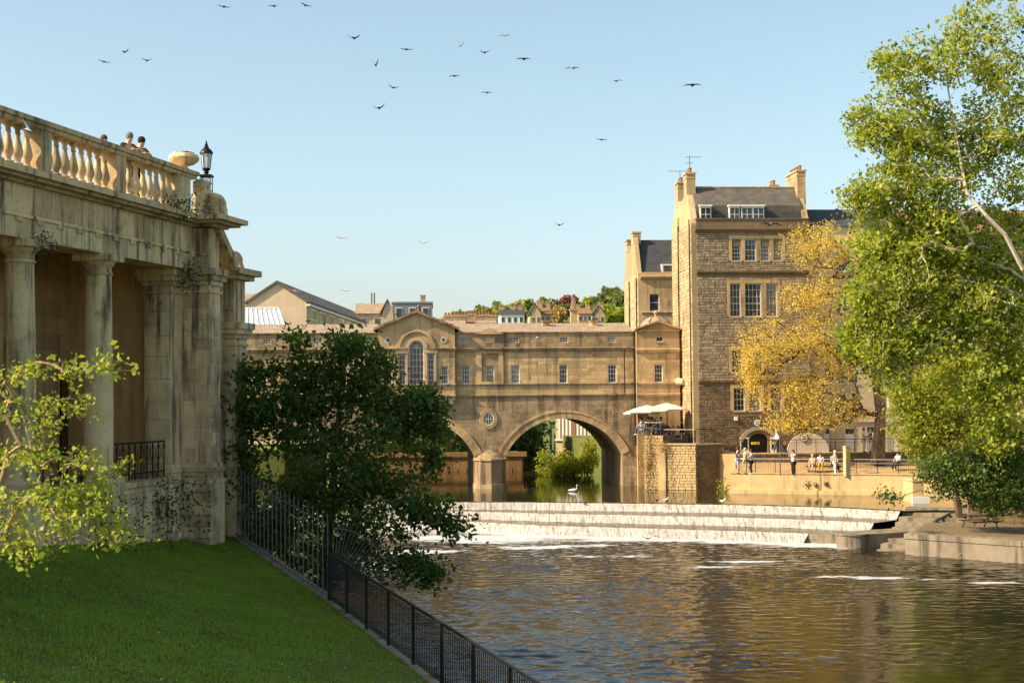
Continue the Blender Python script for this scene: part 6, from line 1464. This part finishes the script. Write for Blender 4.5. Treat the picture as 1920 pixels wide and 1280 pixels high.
pp = on_t(1395, 890)+Vector((.2, .6, 0))
person('person in pale orange top hugging a companion at the rail', pp, FR+.2, 'hug', 'c_beige', 'c_khaki', 'c_blond', 1.76, group=g1)
person('person in white top and black trousers being hugged at the rail', pp+Vector((.42, -.02, 0)), FL_, 'hug', 'c_white', 'c_black', 'c_brown', 1.66, group=g1)
person('person in white shirt raising a camera with both hands', on_t(1490, 894)+Vector((0, .35, 0)), FL_+.4, 'photo', 'c_white', 'c_dark', 'c_brown', 1.74, group=g1)
bq = on_t(1545, 884)
BN = empty('bench', tuple(bq+Vector((0, .12, 0))), R(-8), 'low bench under the people seated beside the sign pillar', 'bench'); MB().box(-1.3, 1.3, -.22, .22, .38, .45).build('seat', 'wood_dark', BN)
for x in (-1.1, 1.1): MB().box(x-.05, x+.05, -.2, .2, 0, .377).build('leg', 'wood_dark', BN)
person('person seated on the bench in beige clothes', bq+Vector((-.85, .0, .02)), FT_-.5, 'sit', 'c_beige', 'c_beige', 'c_blond', 1.6, group=g1)
person('person seated on the bench in pale blue shirt and mustard trousers', bq+Vector((-.25, .0, .02)), FT_-.2, 'sit', 'c_lblue', 'c_mustard', 'c_brown', 1.72, group=g1)
person('person seated on the bench in teal shirt and dark trousers', bq+Vector((.75, .0, .02)), FT_+.1, 'sit', 'c_teal', 'c_black', 'c_dark', 1.78, group=g1)
person('person in pink top and sun hat standing beside the sign pillar', on_t(1568, 878)+Vector((0, .3, 0)), FL_, 'stand', 'c_pink', 'c_white', 'c_blond', 1.65, group=g1, cap='c_white')
b2 = on_t(1690, 886)
BN2 = empty('bench', tuple(b2+Vector((.5, .1, 0))), R(-18), 'bench near the tree trunk with seated people behind the leaves', 'bench'); MB().box(-1.3, 1.3, -.22, .22, .38, .45).build('seat', 'wood_dark', BN2)
for x in (-1.1, 1.1): MB().box(x-.05, x+.05, -.2, .2, 0, .377).build('leg', 'wood_dark', BN2)
person('person in white top seated near the tree trunk', b2+Vector((-.2, .1, .02)), FL_+.6, 'sit', 'c_white', 'c_black', 'c_dark', 1.7, group=g1)
person('person in light blue top seated behind the low leaves', b2+Vector((1.2, -.2, .02)), FT_, 'sit', 'c_lblue', 'c_jean', 'c_brown', 1.7, group=g1)
def on_walk(px, py=850): p = onz(px, py, 4.48); q = TW.W(0, WK+.75, 0); d = ray(px, py); n = Vector((-TW.s, TW.c, 0)); k = (q-CAM).dot(n)/d.dot(n); p = CAM+d*k; return Vector((p.x, p.y, 4.475))
g2 = 'people on the upper walk'
person('person in white top and jeans striding along the upper walk', on_walk(1457), FL_, 'walk', 'c_white', 'c_jean', 'c_blond', 1.72, sleeves=True, group=g2)
person('child in red top walking behind the striding adult', on_walk(1471), FL_, 'walk', 'c_pink', 'c_navy', 'c_brown', 1.15, group=g2)
person('person in beige top standing by the white door', on_walk(1620), FR, 'hold', 'c_beige', 'c_lblue', 'c_brown', 1.78, group=g2)
person('person in black top and white skirt facing a companion by the door', on_walk(1633), FL_, 'hold', 'c_black', 'c_white', 'c_blond', 1.68, group=g2, longhair=True)
# café guests with chairs and tables
def chair(loc, face, label):
    e = empty('cafe_chair', loc, face-math.pi/2, label, 'chair', 'cafe chairs'); MB().box(-.22, .22, -.22, .22, .42, .46).build('seat', 'c_white', e); MB().box(-.22, .22, -.25, -.21, .5, .9).build('backrest', 'c_lblue', e)
    for x in (-.19, .19):
        for y in (-.2, .19): MB().tube([(x, y, 0), (x, y, .42)], .016, 4).build('leg', 'grey_iron', e)
tops = ['c_white', 'c_lblue', 'c_black', 'c_khaki', 'c_navy', 'c_white', 'c_black', 'c_pink', 'c_beige']; hairs = ['c_dark', 'c_blond', 'c_brown']
desc = ['white top', 'light blue top', 'black top with brown hair', 'khaki top', 'navy top', 'white top with brown hair', 'black top with dark hair', 'pink top', 'beige top']
k = 0
for (px, Y) in [(1203, 113.0), (1209, 114.6), (1216, 113.0), (1223, 114.8), (1232, 112.8), (1240, 114.2)]:
    p = at(px, 800, Y); f = (FR if k % 2 else FL_)+.3*(k % 3-1); l_ = Vector((p.x, p.y, CZ))
    person('cafe guest seated on the upper podium wearing '+desc[k], l_, f, 'sit', tops[k], 'c_jean', hairs[k % 3], 1.72, group='guests at the cafe terrace'); chair(tuple(l_+Vector((-.03*math.cos(f), 0, .0))), f, 'white chair under the cafe guest wearing '+desc[k]); k += 1
for (px, Y) in [(1252, 113.2), (1263, 114.4), (1271, 113.0)]:
    p = at(px, 800, Y); f = (FR if k % 2 else FL_)+.2; l_ = Vector((p.x, p.y, 5.21))
    person('cafe guest seated on the lower podium wearing '+desc[k], l_, f, 'sit', tops[k], 'c_dark', hairs[k % 3], 1.74, group='guests at the cafe terrace'); chair(tuple(l_), f, 'white chair under the cafe guest wearing '+desc[k]); k += 1
p = at(1272, 800, 114.6); person('waiter in black standing among the cafe tables by the tall house', Vector((p.x+.3, p.y, 5.21)), FL_, 'hold', 'c_black', 'c_black', 'c_brown', 1.8, sleeves=True, group='guests at the cafe terrace')
for q, (px, Y, z, lb) in enumerate([(1206, 113.7, CZ, 'round cafe table nearest the bridge'), (1228, 113.9, CZ, 'round cafe table under the middle parasol'), (1258, 113.7, 5.21, 'round cafe table on the lower podium')]):
    p = at(px, 800, Y); e = empty('cafe_table', (p.x, p.y, z), 0, lb, 'table', 'cafe tables'); MB().lathe([(.38, .70), (.38, .73)], (0, 0, 0), 14).build('top', 'c_white', e); MB().tube([(0, 0, 0), (0, 0, .7)], .03, 6).build('leg', 'grey_iron', e); MB().lathe([(.22, 0), (.2, .03)], (0, 0, 0), 10).build('foot', 'grey_iron', e)
# on the terrace over the colonnade
dk_ = zC+.362
for (u, lb, hr, h, cp) in [(6.15, 'person in black leaning on the balustrade wearing a grey cap', 'c_brown', 1.80, 'c_grey'), (6.85, 'person in black with dark hair leaning over the balustrade near the urn', 'c_dark', 1.80, None), (5.0, 'person mostly hidden behind the balustrade coping', 'c_brown', 1.52, None)]:
    person(lb, CO.W(u, .62, dk_), CO.rz-math.pi/2-.45, 'lean' if h > 1.6 else 'stand', 'c_black', 'c_dark', hr, h, sleeves=True, group='people at the balustrade', cap=cp)
# ================================================================ BIRDS
def bird(name, label, c, span, shape, mat, yaw=0, roll=0, group=None, cat='gull', asym=0):
    sh = {'V': (.38, .50), 'flat': (.12, .02), 'down': (.30, -.45), 'up': (1.0, 1.15), 'fold': (.5, -.2)}[shape]; h = span/2; secs = []
    for s in (-1, 1):
        a1, a2 = sh[0]*(1+asym*s), sh[1]*(1+asym*s); pts = []
        for t in (.0, .07, .2, .45, .62, .82, 1.0):
            if t <= .45: x, z = t*h*math.cos(a1), t*h*math.sin(a1)
            else: x = .45*h*math.cos(a1)+(t-.45)*h*math.cos(a2); z = .45*h*math.sin(a1)+(t-.45)*h*math.sin(a2)
            ch = np.interp(t, [0, .07, .2, .45, .7, 1], [.42, .34, .17, .16, .12, .02])*span*.9; th = np.interp(t, [0, .07, .2, 1], [.10, .085, .022, .006])*span
            yc = np.interp(t, [0, .45, 1], [0, .05, -.07])*span; pts.append((s*x, yc, z, ch, th))
        secs.append(pts)
    chain = secs[0][::-1]+secs[1][1:]; mb = MB(); n = 8
    for (x, y, z, ch, th) in chain:
        for j in range(n):
            t = 2*math.pi*j/n; mb.v.append((x, y+ch/2*math.cos(t), z+th/2*math.sin(t)))
    for i in range(len(chain)-1):
        for j in range(n): a = i*n+j; b = i*n+(j+1) % n; mb.f.append((a, b, b+n, a+n))
    mb.f.append(tuple(range(n-1, -1, -1))); mb.f.append(tuple(range((len(chain)-1)*n, len(chain)*n)))
    o = mb.build(name, mat, None, True); tag(o, label, cat, group); o.location = c; o.rotation_euler = (R(-12), roll, yaw); return o
BIRDS = [(420, 13, 20, 'flat', 'd'), (513, 12, 22, 'down', 'd'), (573, 11, 14, 'fold', 'd'), (663, 72, 28, 'V', 'd'), (704, 123, 26, 'up', 'd'), (762, 93, 22, 'flat', 'd'), (738, 165, 17, 'V', 'd'), (711, 203, 27, 'V', 'd'), (862, 87, 20, 'up', 'w'), (852, 143, 20, 'down', 'd'), (909, 99, 19, 'V', 'd'),
         (947, 67, 16, 'down', 'w'), (913, 174, 14, 'down', 'g'), (982, 111, 30, 'down', 'd'), (1074, 128, 33, 'down', 'w'), (1157, 152, 22, 'down', 'g'), (1298, 160, 35, 'down', 'd'), (1128, 262, 20, 'flat', 'g'), (1048, 422, 21, 'V', 'd'), (793, 456, 24, 'V', 'w'), (640, 446, 16, 'flat', 'w'), (232, 98, 15, 'V', 'd'), (276, 114, 16, 'V', 'd'), (195, 116, 16, 'flat', 'g'),
         (647, 545, 23, 'flat', 'w'), (553, 545, 12, 'flat', 'w')]
cn = {'d': ('dark', 'feather_dark'), 'g': ('grey', 'feather_grey'), 'w': ('white', 'feather')}; sn = {'V': 'with wings raised in a V', 'flat': 'gliding with level wings', 'down': 'with wings arched downward', 'up': 'with wings lifted steeply', 'fold': 'with half folded wings'}
for i, (px, py, w_, s, c) in enumerate(BIRDS):
    Y = min(125, 1.15*FPX/w_*.92); rg = random.Random(i)
    bird('gull', f'{cn[c][0]} gull in the open sky {sn[s]}', at(px, py, Y), 1.15, s, cn[c][1], rg.uniform(-.5, .5), rg.uniform(-.2, .2), 'gulls circling in the sky', asym=rg.uniform(-.25, .25))
bird('gull', 'grey gull gliding in front of the tall rubble house parapet', at(1445, 421, 60), 1.15, 'down', 'feather_grey', .1, .05)
bird('gull', 'pale gull flying in front of the bridge attic', at(1008, 634, 80), 1.15, 'down', 'feather', -.2, -.2)
bird('gull', 'pale gull skimming the river below the weir', at(1216, 1008, 64), 1.2, 'down', 'feather', .2, -.12)
bird('pigeon', 'pale pigeon flying past the balustrade', at(54, 246, 31), .72, 'V', 'feather', -.6, .5, cat='pigeon')
def standing_bird(name, label, p, s, mat, cat, group=None, swim=False):
    V = [(0, -.22, .20), (0, -.08, .17), (0, .1, .2), (0, .17, .30), (0, .2, .36), (0, .28, .355)]; r_ = [.02, .085, .085, .045, .042, .012]
    if not swim:
        V += [(-.03, 0, .02), (.03, 0, .02)]; e = [(0, 1), (1, 2), (2, 3), (3, 4), (4, 5), (1, 6), (1, 7)]; r_ += [.008, .008]
    else: V = [(x, y, z-.14) for x, y, z in V]; e = [(0, 1), (1, 2), (2, 3), (3, 4), (4, 5)]
    o = skin_mesh(name, [Vector(v)*s for v in V], e, [a*s for a in r_], mat, None, 1, 1); o.location = p; o.rotation_euler = (0, 0, random.uniform(-2, 2)); tag(o, label, cat, group); return o
for px, c, lb in [(1232, 'feather_grey', 'grey gull resting on the weir crest beside a second one'), (1248, 'feather', 'white breasted gull standing on the weir crest'), (1277, 'feather_grey', 'grey gull crouching on the weir crest'), (1355, 'feather', 'white gull standing alone on the weir crest'), (1089, 'feather_grey', 'gull standing on the weir crest below the swan')]:
    p = onz(px, 941.5 if px < 1300 else 943.5, ZU+.02); standing_bird('gull', lb, p, .95, c, 'gull', 'gulls on the weir')
standing_bird('pigeon', 'white pigeon on the grass beside the corner pier', Vector((*(onz(333, 1013, 4.93))[:2], 4.93)), .62, 'feather', 'pigeon')
for px, py, lb in [(1000, 909, 'brown duck swimming under the right arch'), (985, 911, 'brown duck following another under the arch')]:
    standing_bird('duck', lb, onz(px, py, ZU), 1.2, 'c_brown', 'duck', 'ducks under the arch', True)
p = onz(1075, 921, ZU)
sw = skin_mesh('swan', [Vector(v) for v in [(-.75, 0, .18), (-.35, 0, .2), (.1, 0, .18), (.4, 0, .25), (.5, 0, .5), (.46, 0, .75), (.5, 0, .92), (.6, 0, .93), (.72, 0, .88)]], [(i, i+1) for i in range(8)], [.04, .2, .24, .12, .06, .045, .05, .055, .02], 'feather', None, 1, 2); sw.location = p; sw.scale = (.55, .55, .55); tag(sw, 'white swan swimming under the right arch', 'swan')
MB().lathe([(.03, 0), (.005, .1)], (0, 0, 0), 6).build('bill', 'yellow', sw).location = (.74, 0, .84)
sw.children[0].rotation_euler = (0, R(100), 0)

bpy.data.scenes.remove(TMP)
